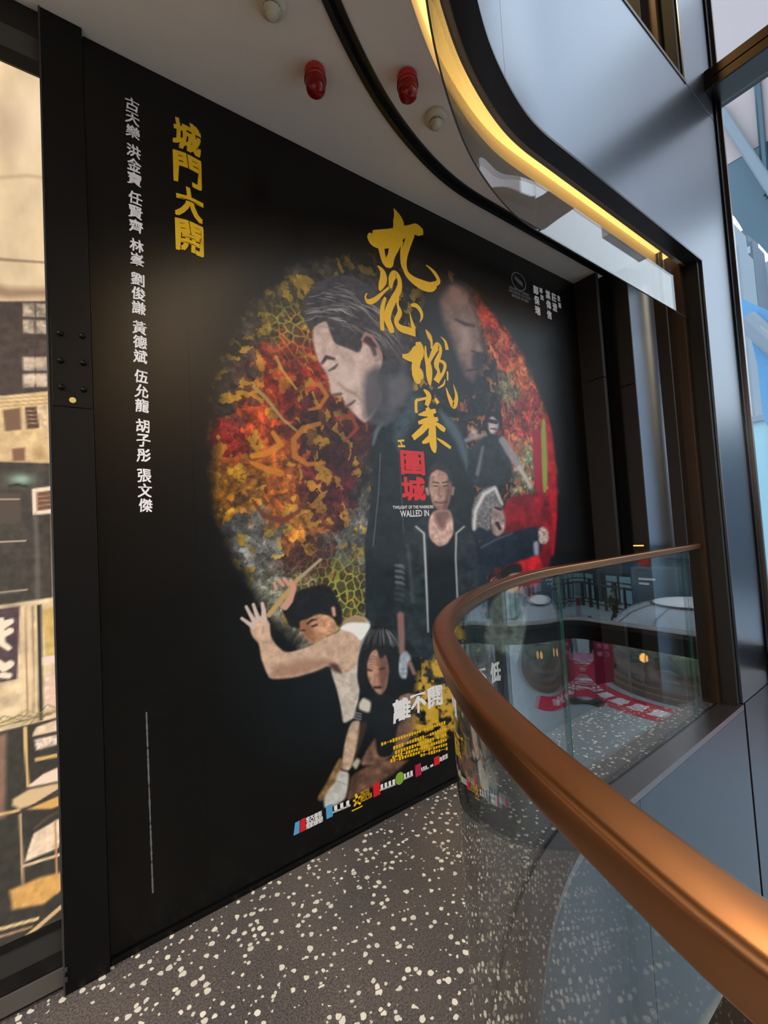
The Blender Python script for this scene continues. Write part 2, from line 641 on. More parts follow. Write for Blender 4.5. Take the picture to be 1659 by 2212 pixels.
# structural slab above and the upper gallery floor
struct(prism('floor_upper', [(-6, -6)] + [tuple(p) for p in off(-0.09)] + [(3.9, 0.012), (-6, 0.012)], 3.62, 3.8, M['plaster']))
struct(box('wall_left', (-6, 0.012, -4), (3.34, 0.3, 9.4), M['ink']))
struct(box('wall_back', (-6.2, -11, -4), (-6, 0.3, 9.4), M['plaster']))
struct(box('wall_right', (-6, -11.2, -4), (XFAR, -11, 9.4), M['beige']))
struct(box('ceiling_upper', (-6.2, -11.2, 9.4), (XFAR + 0.2, 0.3, 9.6), M['plaster']))
struct(box('floor_lower', (-6.2, -11.2, -4.2), (XFAR - 0.1, 0.3, -4.0), M['dark_wall']))
struct(box('wall_lower', (-6, -0.22, -4.0), (XFAR - 0.7, -0.12, -0.32), M['wood_tan']))

# slab-edge fascia of this level, below the glass
set_curve(CTRL_LOW, 4)
sw_lo = [None, (0.36, -1.6), (0.915, -0.89), (2.3, -0.530), (3.9, -0.530)]
fa = None
for a, b in zip(sw_lo[:-1], sw_lo[1:]):
    p_ = sweep('trim_fascia_panel', rect(-0.157, -0.140, -1.49, -0.035), M['fascia'], fa, a, b, gap=0.002)
    if fa is None:
        fa = p_
        fa.name = 'trim_fascia'
        struct(fa)
sweep('trim_soffit', rect(-0.137, 0.1, -1.49, -1.44), M['groove'], fa)
struct(sweep('trim_slab_strip', rect(-0.157, -0.034, -0.033, 0.005), M['strip']))

# cladding column at the far end and the panel beneath it (same plane as the fascia)
col = struct(box('wall_column', (3.905, -0.665, -4), (XFAR - 0.05, -0.1, 9.4), M['groove']))
box('cladding_panel', (3.905, -0.684, 0.01), (XFAR - 0.04, -0.666, CEIL + 1.4), M['silver'], col, 0.002)
box('cladding_panel', (3.905, -0.684, CEIL + 1.41), (XFAR - 0.04, -0.666, 9.4), M['silver'], col, 0.002)
box('cladding_panel', (3.946, -0.684, -1.488), (XFAR - 0.04, -0.666, 0.0), M['fascia'], col, 0.002)
box('timber_panel', (3.905, -0.684, -4), (XFAR - 0.04, -0.666, -1.495), M['wood_tan'], col, 0.002)
box('jamb_seal', (XFAR - 0.04, -0.700, -4), (XFAR + 0.02, -0.640, 9.4), M['rubber'], col, 0.002)
box('jamb_bead', (XFAR + 0.02, -0.722, -4), (XFAR + 0.05, -0.66, 9.4), M['strip'], col, 0.002)

# far end wall: folded vertical cladding between poster wall and column
fw = struct(box('wall_far', (3.86, -0.55, -0.3), (3.9, 0.3, 9.4), M['groove']))


def yx(px, x):
    return float(on_x(px, 800, x)[1])


box('dark_cladding', (3.32, yx(1303, 3.32), 0.0), (3.36, 0.012, 1.0), M['brown_panel'], fw, 0.002)
box('dark_cladding', (3.32, yx(1303, 3.32), 1.006), (3.36, 0.012, 2.47), M['brown_panel'], fw, 0.002)
box('dark_cladding', (3.32, yx(1303, 3.32), 2.476), (3.36, 0.012, CEIL - 0.002), M['brown_panel'], fw, 0.002)
xb = 3.47
for z0, z1 in ((0.0, 1.0), (1.006, 2.395), (2.401, 9.4)):
    box('brown_cladding', (xb, yx(1370, xb), z0), (xb + 0.05, yx(1327, xb), z1), M['brown_panel'], fw, 0.002)
box('recess_back', (3.43, yx(1334, 3.43), 0), (3.44, 0.012, CEIL - 0.002), M['groove'], fw)
bm = bmesh.new()
bm_box(bm, (xb - 0.004, yx(1330, xb), 0), (xb + 0.10, yx(1319, xb), 9.4), 0.002)
obj_bm('bronze_edge', bm, M['bronze_dark'], fw)
# polished panel, gently curved in plan
pth = [(3.475, -0.3295), (3.520, -0.343), (3.560, -0.359), (3.595, -0.378), (3.622, -0.399), (3.640, -0.422), (3.645, -0.434)]
V, Fc = [], []
for x, y in pth:
    for z in (0.0, 9.4):
        V.append((x, y, z))
    for z in (0.0, 9.4):
        V.append((x + 0.012, y + 0.028, z))
N = len(pth) - 1
for i in range(N):
    a = 4 * i
    Fc += [(a, a + 4, a + 5, a + 1), (a + 2, a + 3, a + 7, a + 6), (a + 1, a + 5, a + 7, a + 3), (a, a + 2, a + 6, a + 4)]
Fc += [(0, 1, 3, 2), (4 * N, 4 * N + 2, 4 * N + 3, 4 * N + 1)]
box('dark_cladding', (3.650, yx(1452, 3.66), 0), (3.670, -0.425, 9.4), M['brown_panel'], fw, 0.001)
pc = obj('polished_cladding', V, Fc, M['mirror_panel'], fw, True)
pc.data.set_sharp_from_angle(angle=math.radians(50))
box('bronze_cladding', (3.790, yx(1488, 3.79), 0), (3.85, yx(1446, 3.79), 9.4), M['bronze_dark'], fw, 0.002)
box('end_cladding', (3.862, -0.664, -0.02), (3.904, yx(1486, 3.86), 9.4), M['brown_panel'], fw, 0.002)

set_curve(CTRL, 3)
# upper fascia (parapet of the gallery above), its black trim and the lit cove
fu = None
for a, b in zip([None, (0.475, -1.385), (1.50, -0.648), (3.9, -0.562)][:-1], [(0.475, -1.385), (1.50, -0.648), (3.9, -0.562)]):
    p_ = sweep('trim_parapet_panel', rect(-0.125, -0.108, CEIL + 0.005, 4.67), M['silver'], fu, a, b, gap=0.0015)
    if fu is None:
        fu = p_
        fu.name = 'trim_parapet'
        struct(fu)
sweep('parapet_cap', rect(-0.13, -0.03, 4.672, 4.70), M['bronze_dark'], fu)
struct(sweep('trim_black_edge', rect(-0.1255, -0.036, CEIL - 0.010, CEIL + 0.0045), M['black_trim']))
struct(sweep('trim_soffit_edge', rect(-0.035, -0.003, CEIL, CEIL + 0.18), M['beige']))
cove = thing('cove_light', 'curved recessed strip of warm yellow light along the ceiling edge', 'light', (1.7, -0.55, CEIL))
sweep('cove_wall', rect(0.088, 0.0945, CEIL, CEIL + 0.12), M['cove_side'], cove)
sweep('diffuser', rect(-0.002, 0.088, CEIL + 0.085, CEIL + 0.10), M['cove'], cove)

# black linear slot in the ceiling
sl = thing('ceiling_slot', 'long black curved slot track set into the grey ceiling', 'track', (1.7, -0.27, CEIL))
sweep('slot_back', rect(0.317, 0.370, CEIL + 0.02, CEIL + 0.03), M['rubber'], sl)
sweep('slot_lip', rect(0.352, 0.374, CEIL - 0.012, CEIL + 0.02), M['black_trim'], sl)
sweep('slot_lip', rect(0.313, 0.319, CEIL - 0.008, CEIL + 0.02), M['black_trim'], sl)

# hanging glass smoke screen
hs = thing('glass_smoke_screen', 'curved clear glass screen hanging below the yellow lit ceiling edge', 'glass screen', (1.7, -0.6, 2.88))
cuts = [None, (0.58, -1.24), (1.975, -0.573), (3.42, -0.562), (3.9, -0.562)]
for a, b in zip(cuts[:-1], cuts[1:]):
    p_ = sweep('glass_panel', rect(-0.024, -0.016, 2.875, CEIL - 0.001), M['screen_glass'], hs, a, b, gap=0.0015)
    e_ = sweep('polished_edge', rect(-0.0235, -0.0165, 2.8735, 2.8748), M['screen_edge'], p_, a, b, gap=0.002)

# ------------------------------------------------------------------ glass balustrade with bronze handrail
set_curve(CTRL_LOW, 4)
bal = thing('glass_balustrade', 'curved clear glass balustrade topped by a bronze handrail', 'balustrade', (1.0, -0.9, 0))
rw, rz0, rz1, rc = 0.0245, 1.131, 1.172, 0.008
prof = []
for cx, cz, a0 in ((rw - rc, rz0 + rc, -90), (rw - rc, rz1 - rc, 0), (-rw + rc, rz1 - rc, 90), (-rw + rc, rz0 + rc, 180)):
    for k in range(5):
        a = math.radians(a0 + k * 22.5)
        prof.append((0.0 + cx + rc * math.cos(a), cz + rc * math.sin(a)))
sweep('handrail', prof, M['bronze'], bal, None, (0.66, -1.105), gap=0.0007)
sweep('handrail', prof, M['bronze'], bal, (0.66, -1.105), None, gap=0.0007)
gcuts = [None, (0.351, -1.625), (1.97, -0.532), (3.46, -0.530), (3.9, -0.530)]
for a, b in zip(gcuts[:-1], gcuts[1:]):
    p_ = sweep('glass_panel', rect(-0.0245, -0.0105, 0.001, 1.1305), M['glass'], bal, a, b, gap=0.004)
for q in gcuts[1:4]:
    i, _ = span(q, None)
    for s in ((-1, 1) if q[0] > 1 else ()):
        c = G[i] + GT[i] * 0.0030 * s
        n, t = GN[i], GT[i]
        V = []
        for z in (0.007, 1.130):
            for u, v in ((-0.0015, -0.0244), (0.0015, -0.0244), (0.0015, -0.0106), (-0.0015, -0.0106)):
                V.append((c[0] + t[0] * u * 0.6 + n[0] * v, c[1] + t[1] * u * 0.6 + n[1] * v, z))
        obj('polished_edge', V, [(0, 1, 2, 3), (4, 7, 6, 5), (0, 4, 5, 1), (1, 5, 6, 2), (2, 6, 7, 3), (3, 7, 4, 0)], M['glass_edge'], bal)
sweep('base_gasket', rect(-0.0338, -0.0246, 0.0005, 0.010), M['rubber'], bal)
box('end_post', (3.875, -0.57, 0.0055), (3.8615, -0.50, 1.1305), M['steel_black'], bal, 0.003)

# ------------------------------------------------------------------ curtain wall
wi = struct(box('window_1', (XFAR, -11, 0.087), (XFAR + 0.12, -0.70, 0.255), M['rubber']))
box('sill', (XFAR - 0.06, -11, 0.2555), (XFAR + 0.12, -0.70, 0.305), M['strip'], wi, 0.003)
for y0, y1 in ((-3.9, -0.725), (-7.1, -3.95), (-11, -7.15)):
    for z0, z1 in ((-4, 0.086), (0.306, 4.86), (5.04, 9.4)):
        box('pane', (XFAR + 0.03, y0, z0), (XFAR + 0.045, y1, z1), M['pane'], wi)
for y in (-3.925, -7.125):
    box('mullion', (XFAR - 0.02, y - 0.025, -4), (XFAR + 0.1, y + 0.025, 9.4), M['rubber'], wi, 0.003)
be = struct(box('trim_beam', (4.36, -11, 4.87), (XFAR + 0.1, -0.686, 4.945), M['rubber']))
box('copper_face', (4.345, -11, 4.873), (4.36, -0.735, 4.942), M['bronze_dark'], be, 0.001)
box('beam_upper', (4.36, -11, 4.950), (XFAR + 0.1, -0.686, 5.03), M['rubber'], be)
box('copper_face', (4.345, -11, 4.953), (4.36, -0.735, 5.03), M['bronze_dark'], be, 0.001)
box('beam_bracket', (4.342, -0.735, 4.868), (4.36, -0.686, 5.034), M['black_trim'], be, 0.001)


# ------------------------------------------------------------------ painting helper: a print as a fine grid with a colour per point
def vnoise(x, y, seed):
    r = np.random.default_rng(seed)
    T = r.random((256, 256))
    xi, yi = np.floor(x).astype(int), np.floor(y).astype(int)
    fx, fy = x - xi, y - yi
    fx, fy = fx * fx * (3 - 2 * fx), fy * fy * (3 - 2 * fy)
    g = lambda a, b: T[a & 255, b & 255]
    return (g(xi, yi) * (1 - fx) + g(xi + 1, yi) * fx) * (1 - fy) + (g(xi, yi + 1) * (1 - fx) + g(xi + 1, yi + 1) * fx) * fy


def fbm(x, y, seed, o=4):
    s, a, t = 0, 0.5, 0
    for k in range(o):
        s = s + a * vnoise(x * 2 ** k + 17 * k, y * 2 ** k + 31 * k, seed + k)
        t += a
        a *= 0.55
    return s / t


def worley(x, y, seed):
    """returns F1, F2-F1 and the owning cell's point"""
    r = np.random.default_rng(seed)
    JX, JY = r.random((128, 128)), r.random((128, 128))
    xi, yi = np.floor(x).astype(int), np.floor(y).astype(int)
    f1 = np.full(x.shape, 9.0)
    f2 = np.full(x.shape, 9.0)
    cx, cy = x.copy(), y.copy()
    for dx in (-1, 0, 1):
        for dy in (-1, 0, 1):
            a, b = xi + dx, yi + dy
            qx, qy = a + JX[a & 127, b & 127], b + JY[a & 127, b & 127]
            d = np.hypot(qx - x, qy - y)
            near = d < f1
            f2 = np.where(near, f1, np.minimum(f2, d))
            cx, cy = np.where(near, qx, cx), np.where(near, qy, cy)
            f1 = np.where(near, d, f1)
    return f1, f2 - f1, cx, cy


class Canvas:
    def __init__(self, u0, u1, v0, v1, step, plane_y):
        self.nu, self.nv = int(round((u1 - u0) / step)) + 1, int(round((v1 - v0) / step)) + 1
        u, v = np.linspace(u0, u1, self.nu), np.linspace(v0, v1, self.nv)
        self.U, self.V = np.meshgrid(u, v, indexing='ij')
        P = np.stack([self.U - CAM[0], np.full(self.U.shape, plane_y - CAM[1]), self.V - CAM[2]], -1) @ CAM_R.T
        self.X = PPX + FPX * P[..., 0] / P[..., 2]
        self.Y = PPY - FPX * P[..., 1] / P[..., 2]
        self.C = np.zeros(self.U.shape + (3,))
        self.y = plane_y

    def put(self, mask, col):
        mask = np.clip(mask, 0, 1)[..., None]
        self.C = self.C * (1 - mask) + np.asarray(col, float) * mask

    def window(self, pts, pad):
        p = np.asarray(pts, float)
        sel = (self.X > p[:, 0].min() - pad) & (self.X < p[:, 0].max() + pad) & (self.Y > p[:, 1].min() - pad) & (self.Y < p[:, 1].max() + pad)
        return np.nonzero(sel)

    def poly_mask(self, pts, soft=1.5):
        idx = self.window(pts, soft * 2 + 2)
        x, y = self.X[idx], self.Y[idx]
        p = np.asarray(pts, float)
        q = np.roll(p, -1, 0)
        ins = np.zeros(x.shape, bool)
        dist = np.full(x.shape, 1e9)
        for (ax, ay), (bx, by) in zip(p, q):
            if ay != by:
                c = ((ay > y) != (by > y)) & (x < (bx - ax) * (y - ay) / (by - ay) + ax)
                ins ^= c
            ex, ey = bx - ax, by - ay
            L = ex * ex + ey * ey + 1e-9
            t = np.clip(((x - ax) * ex + (y - ay) * ey) / L, 0, 1)
            dist = np.minimum(dist, np.hypot(x - ax - t * ex, y - ay - t * ey))
        sd = np.where(ins, dist, -dist)
        return idx, np.clip(sd / (2 * soft) + 0.5, 0, 1)

    def blend(self, idx, mask, col):
        col = np.asarray(col, float)
        c = self.C[idx]
        self.C[idx] = c * (1 - mask[:, None]) + (col if col.ndim == 2 else col[None, :]) * mask[:, None]

    def poly(self, pts, col, soft=1.5, alpha=1.0, tex=0.0, tscale=0.08, seed=3, smooth=True):
        if smooth and len(pts) > 3:
            pts = round_poly(pts)
        idx, m_ = self.poly_mask(pts, soft)
        col = np.asarray(col, float)[None, :]
        if tex:
            x, y = self.X[idx], self.Y[idx]
            k = 1 + tex * (fbm(x * tscale, y * tscale, seed) - 0.5) * 2
            col = col * k[:, None]
        self.blend(idx, m_ * alpha, np.repeat(col, len(m_), 0) if len(col) == 1 else col)

    def stroke(self, pts, col, soft=1.0, alpha=1.0):
        """pts of (x, y, half width)"""
        p = np.asarray(pts, float)
        idx = self.window(p[:, :2], p[:, 2].max() + soft * 2 + 1)
        x, y = self.X[idx], self.Y[idx]
        best = np.full(x.shape, -1e9)
        for (ax, ay, aw), (bx, by, bw) in zip(p[:-1], p[1:]):
            ex, ey = bx - ax, by - ay
            t = np.clip(((x - ax) * ex + (y - ay) * ey) / (ex * ex + ey * ey + 1e-9), 0, 1)
            best = np.maximum(best, aw + (bw - aw) * t - np.hypot(x - ax - t * ex, y - ay - t * ey))
        self.blend(idx, np.clip(best / (2 * soft) + 0.5, 0, 1) * alpha, np.asarray(col, float))

    def blob(self, cx, cy, rx, ry, col, alpha=1.0, power=1.0):
        d = ((self.X - cx) / rx) ** 2 + ((self.Y - cy) / ry) ** 2
        idx = np.nonzero(d < 5)
        self.blend(idx, alpha * np.exp(-d[idx] ** power), np.asarray(col, float))

    def build(self, name, material, parent, gain=1.0):
        nu, nv = self.nu, self.nv
        co = np.stack([self.U, np.full(self.U.shape, self.y), self.V], -1).reshape(-1, 3).astype(np.float32)
        i, j = np.meshgrid(np.arange(nu - 1), np.arange(nv - 1), indexing='ij')
        a = (i * nv + j).ravel()
        f = np.stack([a, a + nv, a + nv + 1, a + 1], 1).astype(np.int32)
        me = bpy.data.meshes.new(name)
        me.vertices.add(len(co))
        me.vertices.foreach_set('co', co.ravel())
        me.loops.add(f.size)
        me.loops.foreach_set('vertex_index', f.ravel())
        me.polygons.add(len(f))
        me.polygons.foreach_set('loop_start', np.arange(0, f.size, 4, dtype=np.int32))
        me.update(calc_edges=True)
        c = lin(np.clip(self.C * gain, 0, 255)).reshape(-1, 3)
        rgba = np.concatenate([c, np.ones((len(c), 1))], 1).astype(np.float32)
        at = me.color_attributes.new('Col', 'FLOAT_COLOR', 'POINT')
        at.data.foreach_set('color', rgba.ravel())
        me.materials.append(material)
        o = bpy.data.objects.new(name, me)
        COL.objects.link(o)
        if parent is not None:
            o.parent = parent
            o.matrix_parent_inverse = Matrix.Translation(-Vector(wloc(parent)))
        return o


def round_poly(pts):
    p = np.asarray(pts, float)
    for _ in range(2):
        q = np.roll(p, -1, 0)
        a, b = 0.82 * p + 0.18 * q, 0.18 * p + 0.82 * q
        p = np.stack([a, b], 1).reshape(-1, 2)
    return p


def crop(pts, ox, oy, s):
    return [(ox + p[0] / s, oy + p[1] / s) + tuple(v / s for v in p[2:]) for p in pts]


# ------------------------------------------------------------------ lettering helper
_gc = {}


def glyph(s, bold=0.0):
    if (s, bold) not in _gc:
        cu = bpy.data.curves.new('t', 'FONT')
        cu.body = s
        cu.size = 1.0
        cu.offset = bold
        cu.resolution_u = 3
        t = bpy.data.objects.new('t', cu)
        COL.objects.link(t)
        bpy.context.view_layer.update()
        dg = bpy.context.evaluated_depsgraph_get()
        me = bpy.data.meshes.new_from_object(t.evaluated_get(dg))
        v = np.array([tuple(x.co) for x in me.vertices])[:, :2]
        f = [tuple(p.vertices) for p in me.polygons]
        bpy.data.objects.remove(t)
        bpy.data.meshes.remove(me)
        lo, hi = v.min(0), v.max(0)
        _gc[(s, bold)] = ((v - (lo + hi) / 2) / np.maximum(hi - lo, 1e-6), f)
    return _gc[(s, bold)]


def letters(name, items, material, parent, place, bold=0.0, wob=0.0, fat=0.0, lift=(0, -0.00012, 0)):
    """items of (text, u, v, width, height[, turn]); place(u, v) gives the point in space"""
    V, Fc = [], []
    for it in items:
        s, u, v, wd, ht = it[:5]
        tn = it[5] if len(it) > 5 else 0.0
        g, f = glyph(s, bold)
        for nf, (fx, fy) in enumerate(((0, 0),) if not fat else ((-fat, -fat), (fat, -fat), (-fat, fat), (fat, fat), (0, 0))):
            b = len(V)
            for x, y in g:
                x, y = (x * (1 - 2 * fat) + fx) * wd, (y * (1 - 2 * fat) + fy) * ht
                if wob:
                    y += wob * ht * math.sin(5 * x / wd + 2)
                    x += wob * wd * math.sin(6 * y / ht + 1)
                c_, s_ = math.cos(tn), math.sin(tn)
                q_ = place(u + x * c_ - y * s_, v + x * s_ + y * c_)
                V.append(tuple(q_[i] + lift[i] * nf for i in range(3)))
            Fc += [tuple(k + b for k in p) for p in f]
    return obj(name, V, Fc, material, parent)


def ribbon(V, Fc, pts, place):
    """brush stroke of (u, v, half width) with round ends, appended to V, Fc"""
    p = np.asarray(pts, float)
    if len(p) > 2:
        q = catmull([tuple(a) for a in p[:, :2]], 1e-9) if False else None
    # densify
    d = []
    for i in range(len(p) - 1):
        p0, p1, p2 = p[max(i - 1, 0)], p[i], p[i + 1]
        p3 = p[min(i + 2, len(p) - 1)]
        for t in np.linspace(0, 1, 7, endpoint=False):
            d.append(0.5 * (2 * p1 + (p2 - p0) * t + (2 * p0 - 5 * p1 + 4 * p2 - p3) * t * t + (3 * p1 - p0 - 3 * p2 + p3) * t ** 3))
    d.append(p[-1])
    d = np.array(d)
    t = np.gradient(d[:, :2], axis=0)
    t /= np.linalg.norm(t, axis=1)[:, None] + 1e-9
    n = np.stack([-t[:, 1], t[:, 0]], 1)
    wv = np.maximum(d[:, 2], 0.0004)
    cap = []
    for k in (1, 2):
        cap.append(k)
    L, R_ = d[:, :2] + n * wv[:, None], d[:, :2] - n * wv[:, None]
    b = len(V)
    for a, c in zip(L, R_):
        V.append(place(*a))
        V.append(place(*c))
    for i in range(len(d) - 1):
        Fc.append((b + 2 * i, b + 2 * i + 1, b + 2 * i + 3, b + 2 * i + 2))


PO_Y = -0.0


def art(u, v):
    return (u, PO_Y - 0.0022, v)


def wpt(px, py):
    q = on_y(px, py, PO_Y)
    return float(q[0]), float(q[2])


# ------------------------------------------------------------------ the wall poster
po = thing('wall_poster', 'huge black wall poster with a round red and gold picture of figures', 'poster', (1.7, 0, 0))
box('backing_panel', (0.078, PO_Y, 0.022), (3.318, 0.0115, CEIL - 0.002), M['vinyl'], po)
box('bottom_trim', (0.078, -0.010, 0.001), (3.318, 0.0115, 0.0215), M['steel_black'], po, 0.002)

cv = Canvas(0.40, 3.25, 0.13, 3.08, 0.004, PO_Y - 0.0010)
X, Y, U, Vv = cv.X, cv.Y, cv.U, cv.V
cv.C[:] = (5.2, 5.2, 6)
# mosaic-like disc
rr = np.hypot(U - 1.678, Vv - 1.76)
wx = U + 0.16 * (fbm(U * 9, Vv * 9, 21, 5) - 0.5) + 0.05 * (fbm(U * 34, Vv * 34, 22) - 0.5)
wz = Vv + 0.16 * (fbm(U * 9, Vv * 9, 51, 5) - 0.5) + 0.05 * (fbm(U * 34, Vv * 34, 52) - 0.5)
f1, e1, cx_, cy_ = worley(wx * 26, wz * 26, 5)
cu_, cvv = cx_ / 26, cy_ / 26
seeds = [  # u, v, spread, colour
    (1.05, 2.80, 0.30, (60, 52, 34)), (0.80, 2.55, 0.20, (70, 60, 40)), (0.62, 2.25, 0.16, (52, 48, 44)), (0.78, 2.33, 0.08, (150, 132, 40)),
    (0.95, 2.42, 0.07, (170, 140, 30)), (0.85, 2.12, 0.22, (168, 34, 16)), (1.10, 2.30, 0.20, (150, 30, 18)), (0.70, 1.95, 0.12, (186, 62, 18)),
    (0.55, 1.98, 0.10, (48, 44, 42)), (0.52, 1.80, 0.08, (130, 24, 22)), (0.58, 1.60, 0.13, (150, 92, 18)), (0.74, 1.62, 0.14, (178, 84, 14)),
    (0.95, 1.95, 0.16, (60, 26, 22)), (1.15, 1.85, 0.16, (72, 22, 22)), (1.0, 1.60, 0.14, (70, 14, 20)), (1.30, 1.70, 0.14, (40, 42, 38)),
    (0.86, 1.45, 0.10, (184, 110, 26)), (0.62, 1.38, 0.14, (104, 108, 106)), (0.90, 1.28, 0.14, (74, 30, 26)), (1.15, 1.35, 0.16, (92, 96, 92)),
    (0.75, 1.12, 0.16, (120, 122, 112)), (1.0, 1.06, 0.16, (104, 110, 50)), (1.28, 1.12, 0.16, (76, 74, 70)), (0.95, 0.90, 0.14, (140, 132, 122)),
    (1.35, 0.92, 0.16, (120, 84, 30)), (1.30, 1.00, 0.10, (150, 26, 24)), (1.45, 1.25, 0.16, (90, 30, 26)),
    (2.30, 2.75, 0.14, (190, 40, 16)), (2.40, 2.55, 0.14, (190, 60, 30)), (2.55, 2.40, 0.14, (200, 90, 36)), (2.40, 2.30, 0.12, (110, 116, 80)),
    (2.62, 2.15, 0.16, (176, 40, 44)), (2.40, 2.05, 0.14, (150, 40, 44)), (2.70, 1.95, 0.14, (190, 100, 60)), (2.55, 1.82, 0.16, (130, 140, 104)),
    (2.35, 1.85, 0.10, (160, 60, 50)), (2.60, 1.55, 0.18, (104, 104, 84)), (2.45, 1.38, 0.14, (120, 104, 50)), (2.78, 1.60, 0.10, (150, 20, 30)),
    (2.80, 1.35, 0.14, (150, 14, 24)), (2.55, 1.15, 0.2, (130, 14, 22)), (2.70, 0.95, 0.2, (110, 10, 18)), (2.30, 1.10, 0.2, (60, 20, 24)),
    (1.75, 2.75, 0.3, (40, 34, 26)), (1.9, 2.2, 0.4, (34, 36, 40)), (1.9, 1.4, 0.5, (40, 34, 32))]
num = np.zeros(U.shape + (3,))
den = np.zeros(U.shape)
jx = cu_ + 0.10 * (fbm(cu_ * 37, cvv * 37, 77, 1) - 0.5)
jz = cvv + 0.10 * (fbm(cu_ * 41, cvv * 41, 78, 1) - 0.5)
for su, sv, sp, sc in seeds:
    wgt = np.exp(-((jx - su) ** 2 + (jz - sv) ** 2) / (sp * sp) * 1.6) + 1e-7
    wgt = wgt ** 1.7
    num += wgt[..., None] * np.array(sc, float)
    den += wgt
disc = num / den[..., None]
disc = 0.86 * (0.84 * disc + 0.16 * disc.mean(-1, keepdims=True))
cellj = fbm(cu_ * 53, cvv * 53, 90, 1)
disc *= (0.62 + 0.80 * cellj)[..., None]
disc *= (0.50 + 1.1 * fbm(U * 42, Vv * 42, 33, 3))[..., None]
acc = fbm(cu_ * 61 + 3, cvv * 61, 95, 1)
gold = np.clip((acc - 0.70) / 0.06, 0, 1) * (U < 1.9)
disc = disc * (1 - 0.6 * gold[..., None]) + np.array((190, 150, 40)) * 0.6 * gold[..., None]
redc = np.clip((acc - 0.66) / 0.06, 0, 1) * (U >= 1.9)
disc = disc * (1 - 0.6 * redc[..., None]) + np.array((200, 120, 70)) * 0.6 * redc[..., None]
disc *= (1 - 0.30 * np.clip(1 - e1 / 0.12, 0, 1))[..., None]
disc *= (0.55 + 0.9 * fbm(U * 16, Vv * 16, 34, 5))[..., None]
# small scale-like cells at lower left
f2_, e2_, cx2, cy2 = worley(U * 24 + 0.6 * fbm(U * 6, Vv * 6, 8), Vv * 24, 9)
sc_m = np.exp(-(((U - 1.02) / 0.30) ** 2 + ((Vv - 1.10) / 0.22) ** 2) * 1.5) * 0.9 + 0.7 * np.exp(-(((U - 0.86) / 0.12) ** 2 + ((Vv - 2.36) / 0.14) ** 2))
cellc = np.where((e2_ < 0.16)[..., None], np.array((150, 150, 62)), np.array((48, 50, 32)) * (0.5 + fbm(cx2 * 9, cy2 * 9, 4, 1))[..., None])
cellc = np.where((f2_ < 0.16)[..., None], np.array((120, 48, 24)), cellc)
disc = disc * (1 - sc_m[..., None]) + cellc * sc_m[..., None]
edge = np.clip((1.235 - rr + 0.05 * (fbm(U * 12, Vv * 12, 60) - 0.5)) / 0.07, 0, 1)
fade_top = np.clip((2.98 - Vv) / 0.35, 0.0, 1) ** 0.8
dm = edge * np.where(U < 1.9, fade_top, 1)
dm *= np.clip(((U - 2.02) * 0.9 + (2.95 - Vv)) / 0.12, 0, 1) * 0 + 1
low = np.clip((Vv - 0.62 - 0.35 * (U - 0.72)) / 0.10, 0, 1)
cv.put(dm * np.where(U < 1.5, low, 1), disc)
# abstract gold swirls
for pts, c in (([(596, 770, 3), (610, 800, 3), (640, 840, 2)], (176, 150, 70)), ([(548, 835, 4), (575, 860, 4), (610, 905, 3), (640, 930, 2)], (150, 140, 84)),
               ([(690, 915, 5), (655, 925, 6), (634, 950, 6), (636, 985, 6), (664, 1003, 5), (700, 1000, 4)], (168, 104, 34)),
               ([(662, 832, 4), (690, 830, 5), (706, 855, 5), (690, 880, 4), (668, 885, 3)], (170, 108, 36)),
               ([(545, 985, 6), (580, 978, 7), (606, 960, 7), (590, 935, 5)], (190, 120, 30)), ([(545, 1000, 5), (580, 1015, 7), (606, 1022, 8)], (184, 112, 30)),
               ([(545, 1080, 3), (570, 1115, 5), (610, 1125, 6), (645, 1105, 4), (665, 1065, 3)], (96, 44, 30)),
               ([(728, 905, 4), (758, 896, 4), (772, 925, 4), (748, 950, 3)], (140, 50, 34))):
    cv.stroke(pts, c, 1.5, 0.85)
cv.poly([(1150, 930), (1168, 925), (1172, 1010), (1178, 1090), (1160, 1100), (1152, 1010)], (150, 22, 44), 2)
cv.poly([(1168, 910), (1178, 900), (1186, 990), (1180, 1065), (1172, 1062)], (140, 150, 60), 2)
cv.poly([(1178, 880), (1192, 930), (1200, 1010), (1204, 1100), (1198, 1200), (1188, 1200), (1184, 1010)], (170, 16, 36), 3, tex=0.3)
cv.poly([(1080, 1075), (1185, 1060), (1195, 1200), (1170, 1262), (1100, 1262)], (128, 14, 28), 5, 0.9, tex=0.6, tscale=0.05, smooth=True)
cv.poly([(1110, 1210), (1165, 1195), (1175, 1240), (1120, 1270)], (205, 26, 36), 4, 0.8, tex=0.4)

# second, half hidden large face at upper right (plain, generic)
cv.poly([(905, 640), (960, 600), (1010, 610), (1030, 670), (1045, 760), (1040, 850), (980, 860), (905, 800)], (34, 38, 44), 12, 0.95)
cv.poly([(948, 650), (975, 612), (1006, 628), (1024, 668), (1036, 705), (1041, 745), (1046, 760), (1032, 768), (1032, 788), (1028, 806), (1022, 826), (1006, 812), (990, 775), (975, 730), (960, 700)],
        (128, 104, 98), 7, 0.9, tex=0.35, tscale=0.06, seed=5)
cv.blob(985, 640, 30, 26, (150, 118, 104), 0.6)
cv.blob(1006, 728, 14, 34, (176, 156, 152), 0.7)
cv.stroke([(985, 690, 2), (1005, 700, 4), (1024, 704, 2)], (40, 32, 34), 3, 0.85)
cv.stroke([(1020, 758, 2), (1034, 764, 2.5), (1045, 764, 1)], (40, 34, 38), 2.5, 0.8)
cv.poly([(1020, 764), (1046, 764), (1044, 800), (1018, 796)], (44, 52, 60), 4, 0.8)
